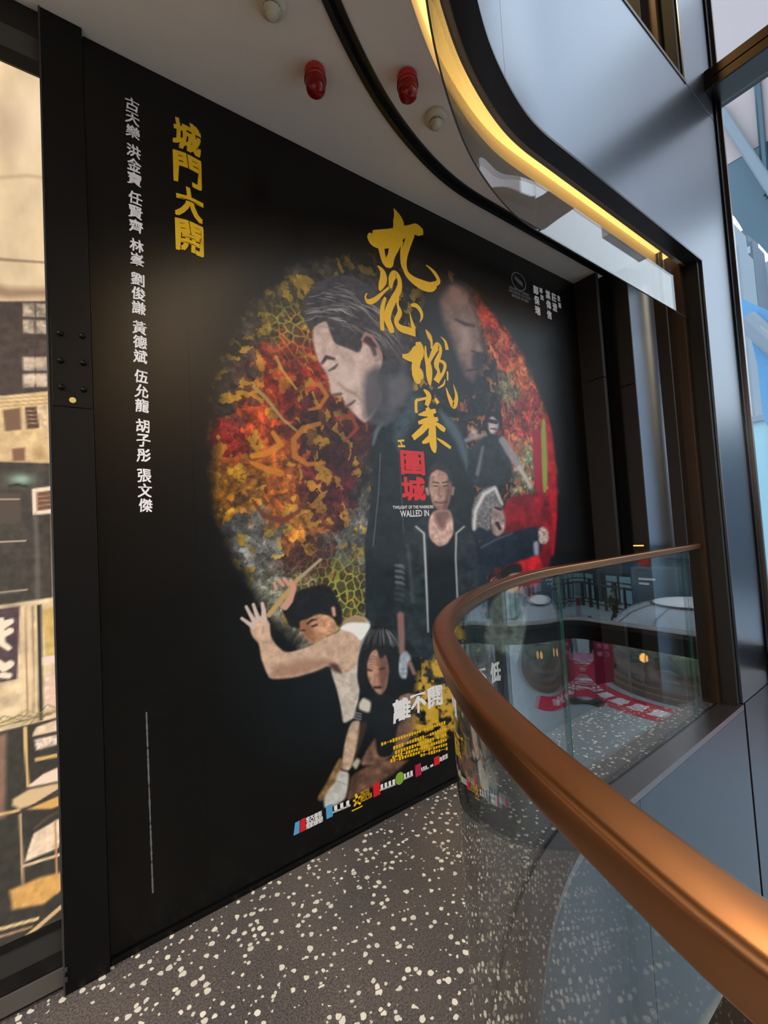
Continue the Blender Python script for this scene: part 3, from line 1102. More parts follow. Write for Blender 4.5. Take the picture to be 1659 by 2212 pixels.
cv.stroke([(1010, 800, 1.5), (1030, 798, 2)], (30, 34, 40), 2, 0.8)

# large coat of the main figure
coat = [(806, 930), (826, 905), (850, 880), (876, 850), (905, 842), (945, 880), (985, 912), (1008, 962), (1020, 1030), (1030, 1120), (1040, 1250), (1050, 1420), (800, 1420), (788, 1330), (790, 1240), (786, 1180), (796, 1120), (808, 1040), (800, 975)]
cv.poly(coat, (24, 32, 36), 2, tex=0.5, tscale=0.05, seed=12)
cv.poly([(945, 880), (985, 912), (1008, 962), (1018, 1030), (1005, 1010), (985, 955), (955, 912)], (84, 104, 118), 6, 0.8)
cv.poly([(850, 880), (876, 852), (905, 845), (915, 880), (885, 930), (862, 980), (850, 950)], (60, 76, 86), 7, 0.8, tex=0.4)
cv.stroke([(828, 905, 4), (812, 935, 5), (806, 960, 3)], (92, 110, 120), 3, 0.8)
cv.stroke([(822, 980, 1.0), (818, 1060, 1.0), (806, 1180, 1.0)], (130, 140, 142), 1, 0.6)
cv.stroke([(860, 950, 1.5), (866, 1040, 1.5), (872, 1150, 1.5)], (70, 82, 88), 1.5, 0.6)
# neck
c1 = lambda pts: crop(pts, 620, 560, 5.53)
cv.poly(c1([(1000, 1250), (1400, 1150), (1510, 1500), (1500, 1640), (1380, 1860), (1180, 2000), (1090, 1990), (960, 1960), (930, 1700)]), (58, 62, 70), 4, tex=0.4, tscale=0.06)
cv.poly(c1([(1180, 1400), (1440, 1380), (1500, 1560), (1330, 1760), (1220, 1850)]), (92, 92, 98), 9, 0.8)
# head in profile: plain grey-haired head
cv.poly(c1([(330, 790), (470, 720), (600, 900), (880, 980), (1130, 1080), (1140, 1250), (1060, 1400), (1150, 1650), (1000, 1900), (930, 1960), (850, 1900), (770, 1810), (740, 1770), (700, 1760), (680, 1690), (655, 1640), (560, 1640),
             (515, 1590), (510, 1480), (480, 1390), (420, 1290), (370, 1210), (330, 1080), (300, 930)]), (186, 164, 156), 3, tex=0.22, tscale=0.07, seed=31)
cv.poly(c1([(930, 1350), (1120, 1250), (1180, 1700), (1000, 1920), (930, 1900), (900, 1600)]), (70, 68, 76), 9, 0.9)
cv.blob(*c1([(720, 1400)])[0], 34, 30, (206, 188, 180), 0.6)
cv.stroke(c1([(420, 1240, 14), (470, 1170, 22), (560, 1190, 14)]), (44, 36, 38), 2.5, 0.9)
cv.stroke(c1([(500, 1330, 8), (560, 1300, 16), (600, 1260, 8)]), (50, 42, 44), 2.5, 0.85)
cv.stroke(c1([(560, 1620, 14), (640, 1610, 18)]), (60, 48, 50), 2.5, 0.8)
cv.stroke(c1([(700, 1760, 10), (760, 1730, 16), (810, 1690, 10)]), (64, 46, 50), 2.5, 0.85)
cv.stroke(c1([(620, 1480, 8), (700, 1560, 8), (800, 1600, 14), (880, 1680, 8)]), (120, 100, 98), 4, 0.7)
hair = c1([(170, 500), (250, 390), (400, 260), (560, 195), (720, 190), (880, 245), (1060, 380), (1200, 560), (1320, 760), (1430, 930), (1470, 1110), (1440, 1300), (1300, 1260), (1180, 1180), (1120, 1060), (1040, 930), (960, 880),
            (890, 940), (900, 1050), (850, 1120), (720, 1060), (570, 1010), (510, 860), (470, 720), (330, 790), (290, 900), (200, 720)])
cv.poly(hair, (60, 56, 60), 2.5, tex=0.35, tscale=0.1)
rs = np.random.default_rng(4)
hi_, hm = cv.poly_mask(round_poly(hair), 2)
for k in range(230):
    t = rs.random()
    ax, ay = 650 + 190 * t + rs.normal(0, 8), 655 - 60 * math.sin(t * 3.0) + 70 * t * t + rs.random() * 95
    ln = 18 + 30 * rs.random()
    dy = -0.25 + 1.5 * t + rs.normal(0, 0.12)
    g_ = int(np.clip(rs.normal(118, 34) + (30 if ay < 690 else -20), 40, 205))
    p3 = [(ax, ay, 0.5), (ax + ln * 0.5, ay + ln * dy * 0.35, 1.1), (ax + ln, ay + ln * dy, 0.4)]
    inside = ((np.array([q[0] for q in p3])[:, None] - X[hi_][None, ::97]) ** 2 + (np.array([q[1] for q in p3])[:, None] - Y[hi_][None, ::97]) ** 2)
    if hm[::97][inside[0].argmin()] > 0.9 and hm[::97][inside[2].argmin()] > 0.9 and inside.min(1).max() < 120:
        cv.stroke(p3, (g_, g_ - 6, g_ - 4), 0.8, 0.7)
cv.stroke(c1([(900, 960, 18), (940, 890, 22), (1010, 920, 20), (1090, 1040, 18), (1120, 1180, 22), (1060, 1210, 20)]), (150, 128, 124), 2, 0.9)
cv.stroke(c1([(950, 960, 30), (1020, 1030, 36), (1050, 1130, 26)]), (62, 52, 56), 3, 0.85)

# upper right small figure
c3 = lambda pts: crop(pts, 900, 580, 5.18)
cv.poly(c3([(600, 2000), (760, 1880), (960, 1860), (1040, 2000), (1080, 2400), (700, 2480), (560, 2300)]), (36, 44, 52), 3, tex=0.4)
cv.poly(c3([(760, 1700), (800, 1600), (880, 1590), (950, 1660), (960, 1780), (900, 1840), (780, 1790)]), (26, 28, 34), 3)
cv.poly(c3([(790, 1690), (850, 1650), (920, 1720), (915, 1800), (860, 1860), (810, 1830)]), (176, 164, 164), 3, tex=0.3)
cv.stroke(c3([(800, 1700, 22), (890, 1720, 22)]), (34, 34, 40), 2)
cv.stroke(c3([(830, 1790, 6), (890, 1800, 8)]), (50, 46, 50), 2)
cv.stroke(c3([(960, 1920, 40), (1060, 2080, 46), (1150, 2230, 40)]), (150, 150, 156), 3, 0.85)
cv.stroke(c3([(1150, 2230, 26), (1230, 2360, 20), (1270, 2440, 26)]), (190, 176, 166), 3, 0.95)
cv.stroke(c3([(560, 1920, 26), (680, 1880, 26), (770, 1860, 20)]), (150, 146, 150), 3, 0.8)
cv.blob(*c3([(640, 1830)])[0], 9, 9, (190, 176, 170), 0.9)
cv.stroke(c3([(740, 2000, 14), (700, 2200, 18), (680, 2300, 22)]), (150, 150, 156), 3, 0.6)

# white-haired figure with an outstretched arm
c4 = lambda pts: crop(pts, 780, 940, 3.77)
cv.poly(c4([(930, 870), (1130, 815), (1280, 780), (1400, 742), (1470, 770), (1460, 970), (1400, 985), (1230, 1050), (1060, 1090), (980, 1250), (900, 1250)]), (26, 34, 48), 3, tex=0.4)
cv.stroke(c4([(980, 915, 5), (1100, 850, 6), (1230, 800, 5)]), (90, 104, 122), 3, 0.8)
cv.poly(c4([(910, 770), (1000, 740), (1080, 800), (1060, 850), (930, 860)]), (30, 38, 54), 3)
cv.poly(c4([(1050, 580), (1100, 540), (1150, 590), (1182, 690), (1165, 790), (1110, 830), (1060, 790)]), (150, 132, 130), 3, tex=0.4)
cv.stroke(c4([(1095, 590, 8), (1140, 605, 8)]), (30, 26, 30), 2)
cv.stroke(c4([(1110, 720, 16), (1130, 760, 12)]), (50, 30, 34), 2.5)
cv.poly(c4([(900, 760), (900, 600), (935, 500), (1010, 425), (1100, 412), (1130, 500), (1165, 590), (1090, 560), (1060, 640), (1050, 790), (960, 740), (920, 790)]), (112, 112, 116), 3, tex=0.4, tscale=0.2)
cv.stroke(c4([(920, 760, 12), (930, 620, 14), (1000, 480, 16), (1090, 430, 14), (1150, 560, 8)]), (208, 208, 210), 3, 0.9)
cv.poly(c4([(1440, 770), (1480, 740), (1525, 775), (1535, 850), (1500, 890), (1450, 880)]), (176, 158, 152), 2.5, tex=0.4, tscale=0.2)
cv.poly(c4([(1400, 870), (1445, 860), (1450, 980), (1410, 980)]), (140, 148, 166), 3)

# standing figure in an open dark jacket
cv.poly(c4([(440, 720), (520, 660), (580, 640), (740, 620), (800, 690), (880, 750), (930, 870), (970, 1100), (960, 1420), (930, 1850), (640, 1900), (420, 1750), (290, 1440), (285, 1150), (310, 980), (350, 810)]),
        (34, 42, 46), 2.5, tex=0.55, tscale=0.07, seed=40)
cv.poly(c4([(540, 800), (650, 900), (770, 780), (790, 1300), (760, 1750), (560, 1700), (545, 1300)]), (14, 19, 22), 3, tex=0.3)
cv.poly(c4([(560, 660), (600, 610), (720, 600), (750, 690), (755, 800), (700, 890), (630, 912), (560, 850), (548, 740)]), (192, 158, 148), 2.5, tex=0.28, tscale=0.12)
cv.poly(c4([(590, 620), (720, 600), (735, 660), (690, 720), (670, 780), (610, 720)]), (96, 66, 62), 6, 0.75)
cv.poly(c4([(548, 420), (560, 300), (620, 268), (700, 290), (735, 380), (735, 480), (715, 560), (690, 606), (630, 610), (580, 560)]), (166, 132, 118), 2.5, tex=0.25, tscale=0.12)
cv.poly(c4([(700, 330), (735, 380), (735, 480), (712, 570), (690, 606), (660, 600), (690, 480)]), (84, 60, 56), 4, 0.7)
cv.stroke(c4([(535, 440, 14), (545, 480, 10)]), (170, 130, 118), 2)
cv.stroke(c4([(750, 430, 12), (745, 480, 10)]), (150, 112, 102), 2)
cv.poly(c4([(530, 330), (560, 260), (630, 215), (700, 240), (740, 330), (725, 400), (700, 310), (620, 275), (560, 320), (548, 400)]), (44, 42, 44), 2.5, tex=0.4)
for a, b in ((590, 640), (665, 715)):
    tl = 1 if a < 640 else -1
    cv.stroke(c4([(a - 4, 384 - 3 * tl, 4), (b - 8, 384 + 5 * tl, 5)]), (40, 30, 30), 1.0, 0.9)
    cv.stroke(c4([(a + 6, 414, 5), (b - 16, 414, 5)]), (52, 36, 34), 1.3, 0.85)
cv.stroke(c4([(640, 420, 6), (632, 480, 8), (650, 500, 8)]), (110, 80, 74), 2.5, 0.7)
cv.stroke(c4([(600, 545, 5), (650, 552, 6), (700, 545, 5)]), (74, 44, 44), 2, 0.9)
cv.poly(c4([(585, 560), (640, 580), (700, 560), (690, 606), (630, 612)]), (100, 72, 66), 4, 0.5)
cv.stroke(c4([(448, 745, 7), (512, 800, 9), (522, 1000, 9), (538, 1357, 8), (546, 1600, 6)]), (186, 190, 192), 2, 0.9)
cv.stroke(c4([(838, 745, 7), (775, 800, 8), (770, 1000, 8), (784, 1320, 7)]), (176, 182, 186), 2, 0.9)
cv.stroke(c4([(380, 900, 8), (400, 1100, 12), (420, 1350, 10)]), (84, 98, 104), 5, 0.6)
for k in range(7):
    cv.stroke(c4([(285, 1060 + 46 * k, 10), (330, 1066 + 46 * k, 10), (350, 1080 + 46 * k, 4)]), (150, 160, 166) if k < 4 else (70, 80, 86), 3, 0.6)
c6 = lambda pts: crop(pts, 680, 1300, 4.81)
cv.stroke(c6([(890, 140, 36), (900, 330, 36), (905, 520, 30)]), (140, 104, 96), 3, 0.9)
cv.poly(c6([(880, 560), (950, 500), (1010, 590), (970, 640), (960, 800), (900, 800), (860, 720)]), (150, 160, 172), 3, tex=0.3, tscale=0.2)
cv.stroke(c6([(990, 640, 24), (1030, 740, 22)]), (150, 112, 104), 3, 0.9)

# leaning figure in a pale vest with an open hand
c5 = lambda pts: crop(pts, 500, 1220, 5.184)
cv.stroke(c5([(1000, -60, 16), (745, 160, 18)]), (150, 140, 120), 1.5)
cv.stroke(c5([(745, 160, 24), (420, 560, 30)]), (168, 140, 92), 2)
cv.poly(c5([(1210, 690), (1380, 560), (1500, 590), (1570, 660), (1440, 1380), (1400, 1700), (1250, 1790), (1225, 1600), (1180, 1400), (1100, 1160)]), (182, 172, 162), 2.5, tex=0.2, tscale=0.1)
cv.poly(c5([(1240, 620), (1380, 565), (1500, 600), (1510, 670), (1260, 700)]), (150, 128, 98), 3)
cv.poly(c5([(740, 640), (960, 550), (1090, 560), (1180, 640), (1200, 740), (1060, 800), (930, 885), (850, 840), (780, 740)]), (186, 142, 110), 2.5, tex=0.25, tscale=0.1)
cv.poly(c5([(740, 640), (860, 600), (900, 700), (960, 800), (930, 880), (840, 830), (780, 740)]), (122, 78, 58), 5, 0.8)
cv.stroke(c5([(850, 660, 10), (900, 620, 14), (950, 610, 6)]), (40, 26, 24), 2)
cv.stroke(c5([(905, 690, 12), (955, 672, 12)]), (48, 32, 30), 2)
cv.stroke(c5([(780, 735, 8), (820, 735, 8)]), (40, 26, 24), 2)
cv.stroke(c5([(905, 800, 14), (945, 810, 14)]), (156, 112, 84), 3)
cv.poly(c5([(560, 490), (640, 440), (690, 330), (780, 280), (870, 255), (1020, 215), (1120, 260), (1190, 390), (1245, 520), (1235, 650), (1190, 690), (1150, 610), (1080, 560), (960, 545), (850, 610), (760, 630), (770, 720), (650, 690), (610, 600)]), (20, 18, 20), 2.5, tex=0.5)
cv.stroke(c5([(1140, 490, 22), (1150, 560, 20)]), (190, 146, 126), 2.5)
arm = [(205, 720), (215, 640), (330, 560), (430, 640), (440, 800), (500, 900), (610, 990), (850, 925), (1080, 800), (1240, 735), (1380, 760), (1450, 870), (1420, 1080), (1330, 1190), (1240, 1225), (1090, 1120), (960, 1190), (700, 1265), (430, 1285), (380, 1180), (330, 1050), (310, 890), (230, 800)]
cv.poly(c5(arm), (184, 156, 136), 2.5, tex=0.18, tscale=0.08, seed=50)
cv.poly(c5([(430, 1270), (480, 1140), (800, 1060), (1090, 1060), (1230, 1190), (1090, 1110), (960, 1180), (700, 1255)]), (128, 92, 74), 8, 0.6)
cv.poly(c5([(1090, 1110), (1180, 1100), (1250, 1225), (1150, 1200)]), (50, 32, 28), 4, 0.8)
cv.stroke(c5([(360, 700, 6), (350, 760, 8)]), (130, 108, 100), 3, 0.6)
for a in ([(115, 600, 17), (170, 640, 20), (240, 690, 28)], [(165, 470, 17), (205, 545, 21), (260, 640, 30)], [(245, 445, 18), (270, 520, 22), (300, 610, 30)], [(345, 435, 20), (360, 510, 25), (365, 610, 34)]):
    cv.stroke(c5(a), (186, 170, 162), 1.5)
for a in ([(480, 210, 20), (500, 270, 18)], [(530, 170, 20), (580, 230, 18)], [(590, 160, 22), (640, 220, 20)], [(665, 180, 24), (700, 260, 30), (650, 400, 40), (600, 470, 40)]):
    cv.stroke(c5(a), (184, 140, 122), 2)
cv.poly(c5([(1210, 720), (1300, 645), (1560, 650), (1520, 770), (1450, 860), (1360, 760)]), (226, 226, 232), 2.5)

# crouching long-haired figure
cv.poly(c6([(980, 1640), (700, 1640), (380, 1790), (350, 1950), (330, 2080), (560, 1960), (860, 1760), (960, 1660)]), (96, 70, 58), 4, tex=0.5, tscale=0.06)
cv.poly(c6([(840, 1240), (1040, 1130), (1070, 1250), (1010, 1400), (900, 1550), (640, 1700), (460, 1700), (560, 1500), (700, 1330)]), (112, 84, 70), 4, tex=0.5, tscale=0.06)
cv.poly(c6([(20, 2040), (120, 1880), (260, 1600), (300, 1700), (200, 1980), (60, 2080)]), (124, 98, 64), 3, tex=0.4)
cv.poly(c6([(500, 1000), (620, 960), (740, 960), (860, 1000), (900, 960), (1050, 960), (1060, 1150), (1000, 1180), (860, 1260), (820, 1600), (650, 1620), (620, 1330), (560, 1250), (400, 1230), (450, 1040)]), (18, 18, 20), 3, tex=0.4)
cv.poly(c6([(870, 990), (960, 945), (1050, 960), (1050, 1060), (960, 1110), (880, 1060)]), (146, 118, 98), 3, tex=0.3)
cv.poly(c6([(455, 1060), (500, 990), (590, 1040), (570, 1160), (460, 1120)]), (196, 190, 176), 3)
for k in range(3):
    cv.stroke(c6([(405, 1150 + 28 * k, 7), (480, 1165 + 28 * k, 7)]), (150, 150, 158), 1.5, 0.8)
cv.poly(c6([(390, 1240), (470, 1230), (470, 1340), (440, 1520), (370, 1760), (270, 1740), (310, 1460), (350, 1310)]), (176, 152, 130), 2.5, tex=0.25, tscale=0.1)
cv.poly(c6([(470, 1240), (560, 1250), (500, 1450), (400, 1700), (440, 1480)]), (58, 44, 38), 4, 0.8)
cv.poly(c6([(250, 1750), (360, 1770), (345, 1920), (320, 2050), (230, 2110), (100, 2150), (90, 2050), (150, 1940), (210, 1880)]), (180, 180, 176), 3, tex=0.15, tscale=0.12)
cv.stroke(c6([(215, 1860, 4), (340, 1900, 4)]), (120, 120, 118), 2, 0.7)
cv.poly(c6([(380, 1690), (440, 1620), (480, 1650), (430, 1750)]), (170, 162, 146), 3)
cv.poly(c6([(540, 620), (590, 500), (680, 490), (750, 560), (775, 700), (745, 900), (690, 970), (640, 950), (590, 880), (545, 780)]), (164, 124, 104), 2.5, tex=0.25, tscale=0.12)
cv.poly(c6([(670, 500), (760, 580), (775, 720), (740, 900), (700, 960), (660, 800)]), (92, 62, 54), 5, 0.8)
for k in range(4):
    cv.stroke(c6([(560, 570 + 28 * k, 3), (610, 565 + 28 * k, 4), (655, 580 + 28 * k, 3)]), (90, 60, 52), 1.5, 0.6)
cv.stroke(c6([(540, 705, 10), (590, 715, 8)]), (44, 30, 28), 2)
cv.stroke(c6([(680, 700, 9), (720, 690, 9)]), (44, 30, 28), 2)
cv.stroke(c6([(600, 740, 10), (600, 810, 14)]), (190, 150, 126), 3, 0.8)
cv.stroke(c6([(620, 890, 10), (680, 890, 12)]), (40, 22, 22), 2)
cv.poly(c6([(440, 800), (450, 600), (480, 470), (550, 300), (640, 240), (740, 250), (820, 340), (860, 520), (870, 800), (800, 860), (780, 690), (740, 540), (680, 600), (640, 480), (580, 520), (530, 640), (520, 800), (480, 960)]), (20, 19, 21), 2.5, tex=0.4)
cv.poly(c6([(620, 240), (640, 160), (720, 140), (800, 170), (760, 240)]), (24, 22, 24), 3)
for k in range(46):
    a = rs.random()
    x0, y0 = 560 + 240 * a + rs.normal(0, 12), 260 + 60 * abs(a - 0.45) + rs.random() * 40
    cv.stroke(c6([(x0, y0, 3), (x0 + (a - 0.5) * 160, y0 + 70 + 60 * rs.random(), 4), (x0 + (a - 0.5) * 220, y0 + 160, 2)]), (120, 122, 126), 1, 0.45)

# ochre ground at lower right and the pale figure further right
ogp = [(903, 1440), (940, 1425), (948, 1350), (1000, 1340), (1010, 1440), (1000, 1560), (960, 1600), (905, 1640), (890, 1560)]
oi, om = cv.poly_mask(round_poly(ogp), 8)
nz_ = fbm(X[oi] * 0.07, Y[oi] * 0.07, 70)
cv.blend(oi, om * np.clip((nz_ - 0.36) * 6, 0, 1), np.stack([150 + 60 * nz_, 118 + 50 * nz_, 34 + 20 * nz_], 1))
cv.poly([(1060, 1300), (1085, 1275), (1120, 1280), (1140, 1330), (1130, 1400), (1110, 1450), (1060, 1450), (1045, 1380)], (96, 104, 100), 4, tex=0.4)
cv.poly([(1088, 1250), (1095, 1228), (1118, 1222), (1125, 1250), (1115, 1280), (1096, 1282)], (186, 154, 130), 3)
cv.poly([(1080, 1240), (1092, 1222), (1125, 1216), (1130, 1236), (1100, 1240), (1090, 1262)], (26, 22, 22), 3)
cv.poly([(1040, 1400), (1120, 1420), (1150, 1560), (1120, 1650), (1040, 1640), (1020, 1520)], (30, 34, 38), 6, tex=0.4)
cv.build('artwork', M['print'], po, 1.16)

# lettering -------------------------------------------------------
# brush title, traced as strokes (crop of the photograph at 3.95 times)
tt = lambda pts: [(*wpt(780 + x / 3.95, 440 + y / 3.95), w_) for x, y, w_ in pts]


def wscale(px, py):
    a, b = wpt(px, py), wpt(px + 1, py)
    c = wpt(px, py + 1)
    return 0.5 * (math.hypot(a[0] - b[0], a[1] - b[1]) + math.hypot(a[0] - c[0], a[1] - c[1]))


V, Fc = [], []
k_ = wscale(880, 700) / 3.95 * 0.5
strokes = [
    [(275, 42, 4), (300, 90, 50), (318, 150, 96), (318, 240, 100), (285, 350, 90), (258, 440, 60), (238, 510, 66), (232, 548, 20)],
    [(58, 262, 34), (100, 300, 110), (170, 305, 130), (250, 290, 120), (330, 255, 90), (420, 225, 70), (480, 225, 90), (528, 245, 40)],
    [(165, 350, 60), (180, 430, 50), (200, 500, 46), (228, 540, 30)],
    [(430, 250, 60), (400, 330, 60), (372, 420, 56), (368, 510, 40), (385, 590, 44), (440, 650, 60), (520, 695, 80), (590, 712, 74), (632, 690, 50)],
    [(352, 320, 14), (338, 420, 14), (345, 520, 16), (368, 570, 20)],
    [(628, 690, 36), (660, 660, 36), (630, 600, 36), (590, 555, 20), (552, 525, 8)],
    [(140, 530, 10), (180, 580, 44), (190, 640, 60), (170, 700, 46), (155, 742, 14)],
    [(250, 720, 26), (258, 640, 50), (290, 602, 52), (325, 650, 38), (322, 730, 46), (275, 820, 52), (238, 900, 56), (222, 980, 60), (250, 1060, 56), (262, 1104, 34)],
    [(205, 800, 20), (182, 880, 34), (176, 980, 36), (180, 1084, 34)],
    [(48, 765, 10), (34, 800, 14), (60, 838, 34), (115, 822, 34), (175, 770, 22), (235, 715, 14)],
    [(312, 800, 24), (310, 860, 20), (328, 930, 40), (298, 1005, 40), (330, 1060, 52), (400, 1085, 56), (462, 1105, 56)],
    [(448, 1070, 46), (428, 1000, 22), (414, 932, 6)],
    [(424, 868, 20), (470, 872, 36), (508, 920, 34), (516, 970, 22), (498, 1012, 4)],
    [(350, 1298, 26), (410, 1312, 60), (470, 1290, 110), (495, 1235, 90), (484, 1180, 46)],
    [(480, 1300, 80), (465, 1390, 76), (480, 1450, 110), (486, 1505, 80), (500, 1530, 30)],
    [(548, 1215, 14), (550, 1300, 30), (575, 1390, 60), (580, 1480, 56), (585, 1548, 20)],
    [(548, 1075, 8), (580, 1130, 44), (598, 1180, 26), (600, 1240, 18)],
    [(560, 1400, 20), (600, 1300, 36), (650, 1215, 56), (676, 1260, 30), (640, 1370, 50), (660, 1440, 30), (640, 1520, 60)],
    [(668, 1340, 20), (712, 1370, 34), (700, 1440, 26), (650, 1510, 40)],
    [(676, 1134, 4), (716, 1180, 26), (732, 1248, 36)],
    [(735, 1432, 18), (736, 1510, 16)], [(652, 1576, 8), (700, 1545, 18), (715, 1500, 8)],
    [(722, 1570, 8), (748, 1650, 34), (788, 1725, 50), (812, 1650, 34), (785, 1545, 6)],
    [(532, 1586, 14), (575, 1640, 50), (556, 1725, 36)],
    [(470, 1785, 26), (468, 1690, 26), (500, 1672, 20), (556, 1660, 20)], [(630, 1660, 24), (656, 1705, 36)],
    [(486, 1802, 8), (560, 1790, 44), (636, 1766, 30)],
    [(560, 1740, 36), (590, 1810, 64), (606, 1900, 66), (606, 1990, 76), (618, 2080, 60), (630, 2126, 20)],
    [(486, 1872, 24), (560, 1850, 40), (655, 1838, 30)],
    [(440, 2000, 40), (510, 1940, 48), (570, 1880, 50), (640, 1860, 30)],
    [(630, 1870, 24), (680, 1910, 44), (715, 1935, 34)],
    [(520, 2042, 16), (560, 2020, 40), (600, 1980, 36)], [(645, 2002, 10), (700, 2040, 28), (764, 2085, 26)],
    [(310, 2026, 14), (366, 2020, 14)], [(312, 2070, 14), (374, 2070, 14)], [(330, 2022, 12), (350, 2070, 12)]]
for n_, s_ in enumerate(strokes):
    ribbon(V, Fc, [(*wpt(780 + x / 3.95, 440 + y / 3.95), w_ * k_) for x, y, w_ in s_],
           lambda u, v, q=n_: (u, PO_Y - 0.0018 - 0.00005 * (q % 12), v))
obj('brush_title', V, Fc, M['gold_ink'], po)


def column(chars, top, bot, wpx, hfrac=0.92):
    """chars spread from first centre to last centre; a space is a gap of 0.38"""
    a, b = np.array(wpt(*top)), np.array(wpt(*bot))
    pos, t = [], 0.0
    for ch in chars:
        if ch == ' ':
            t += 0.38
            continue
        pos.append((ch, t))
        t += 1.0
    tot = pos[-1][1]
    st = np.linalg.norm(b - a) / tot
    out_ = []
    for ch, t in pos:
        p = a + (b - a) * t / tot
        px_ = np.array(top) + (np.array(bot) - np.array(top)) * t / tot
        wd = abs(wpt(px_[0] + wpx / 2, px_[1])[0] - wpt(px_[0] - wpx / 2, px_[1])[0])
        out_.append((ch, p[0], p[1], wd, st * hfrac))
    return out_


letters('slogan', column('城門大開', (404, 297), (411, 514), 60, 0.93), M['gold_ink'], po, art, 0.0, 0.03, 0.035)
cast = column('古天樂 洪金寶 任賢齊 林峯 劉俊謙 黃德斌 伍允龍 胡子彤 張文傑', (285, 227), (314, 1092), 30, 0.90)
k0 = 0
for n_ in (3, 3, 3, 2, 3, 3, 3, 3, 3):
    letters('cast_name', cast[k0:k0 + n_], M['white_ink'], po, art, 0.0, 0.03, 0.022)
    k0 += n_
letters('seal_title', column('圍城', (891, 1000), (893, 1056), 52, 0.93), M['red_ink'], po, art, 0.0, 0.0, 0.035)


def at_px(s, x0, x1, y0, y1, turn=0.0):
    a, b = wpt(x0, (y0 + y1) / 2), wpt(x1, (y0 + y1) / 2)
    c, d = wpt((x0 + x1) / 2, y0), wpt((x0 + x1) / 2, y1)
    return (s, (a[0] + b[0]) / 2, (c[1] + d[1]) / 2, abs(b[0] - a[0]), abs(c[1] - d[1]), turn)


letters('english_title', [at_px('TWILIGHT OF THE WARRIORS', 848, 936, 1092, 1099), at_px('WALLED IN', 864, 926, 1102, 1116)], M['white_ink'], po, art, 0.012)
letters('tagline', [at_px('離', 848, 887, 1508, 1557), at_px('不', 886, 920, 1497, 1541), at_px('開', 924, 956, 1482, 1526)], M['white_ink'], po, art, 0.0, 0.03, 0.035)
letters('tagline', [at_px('放', 994, 1022, 1462, 1500), at_px('不', 1026, 1050, 1444, 1484), at_px('低', 1058, 1081, 1430, 1474)], M['white_ink'], po, art, 0.0, 0.03, 0.035)
letters('director_names', column('鄭保瑞', (1157, 627), (1161, 671), 11, 0.86) + column('導演', (1168, 628), (1170, 643), 7, 0.8) + column('葉偉信', (1183, 637), (1186, 680), 10, 0.86)
        + column('莊澄', (1196, 643), (1198, 664), 10, 0.86) + column('監製', (1206.5, 645), (1208.5, 660), 6, 0.8), M['white_ink'], po, art, 0.0, 0.0, 0.03)
letters('festival_text', [at_px('FESTIVAL DE CANNES', 1100, 1142, 627, 632), at_px('2024 OFFICIAL SELECTION', 1099, 1145, 634, 639), at_px('康城影展 官方選映', 1105, 1141, 641, 648)], M['grey_ink'], po, art, 0.0, 0.0, 0.01)
V, Fc = [], []
cxy, ax_ = np.array(wpt(1120, 609)), np.array(wpt(1134.5, 616))
ru = abs(wpt(1134.5, 609)[0] - wpt(1105.5, 609)[0]) / 2
el = [(cxy[0] + ru * math.cos(t), cxy[1] + ru * 0.80 * math.sin(t), 0.0045) for t in np.linspace(0, 2 * math.pi, 25)]
ribbon(V, Fc, el, art)
ribbon(V, Fc, [(cxy[0] - ru * 0.62, cxy[1] + ru * 0.22, 0.004), (cxy[0] - ru * 0.1, cxy[1] - ru * 0.02, 0.009), (cxy[0] + ru * 0.62, cxy[1] - ru * 0.28, 0.004)], art)
for k in range(7):
    t = -0.45 + 0.15 * k
    ribbon(V, Fc, [(cxy[0] + ru * t, cxy[1] - ru * t * 0.35, 0.006), (cxy[0] + ru * (t + 0.05), cxy[1] - ru * t * 0.35 + ru * 0.2, 0.005), (cxy[0] + ru * (t - 0.14), cxy[1] + ru * 0.30 - ru * t * 0.35, 0.002)], art)
obj('festival_emblem', V, Fc, M['grey_ink'], po)

# rows of tiny print too small to read: yellow credit rows and the thin grey line at lower left
V, Fc = [], []


def tick(u, v, a, b, place=art):
    k = len(V)
    for du, dv in ((-a, -b), (a, -b), (a, b), (-a, b)):
        V.append(place(u + du, v + dv))
    Fc.append((k, k + 1, k + 2, k + 3))


rows = [((822, 1608), (962, 1560)), ((848, 1616), (963, 1574)), ((852, 1626), (964, 1586)), ((846, 1636), (965, 1597)), ((842, 1644), (966, 1607)), ((907, 1632), (967, 1616))]
for (xa, ya), (xb_, yb) in rows:
    V, Fc = [], []
    a, b = np.array(wpt(xa, ya)), np.array(wpt(xb_, yb))
    n = int((b[0] - a[0]) / 0.017)
    for k in range(n):
        p = a + (b - a) * (k + 0.5) / n
        tick(p[0], p[1], 0.0062, 0.0085 * (0.7 + 0.4 * rs.random()) if rs.random() > 0.12 else 0.002)
    obj('credit_row', V, Fc, M['gold_ink'], po)
V, Fc = [], []
a, b = np.array(wpt(316, 1538)), np.array(wpt(330, 1928))
n = 62
for k in range(n):
    p = a + (b - a) * (k + 0.5) / n
    tick(p[0], p[1], 0.0030 * (0.6 + 0.5 * rs.random()) if k % 13 != 12 else 0.0008, 0.0056)
obj('fine_print', V, Fc, M['grey_ink'], po)
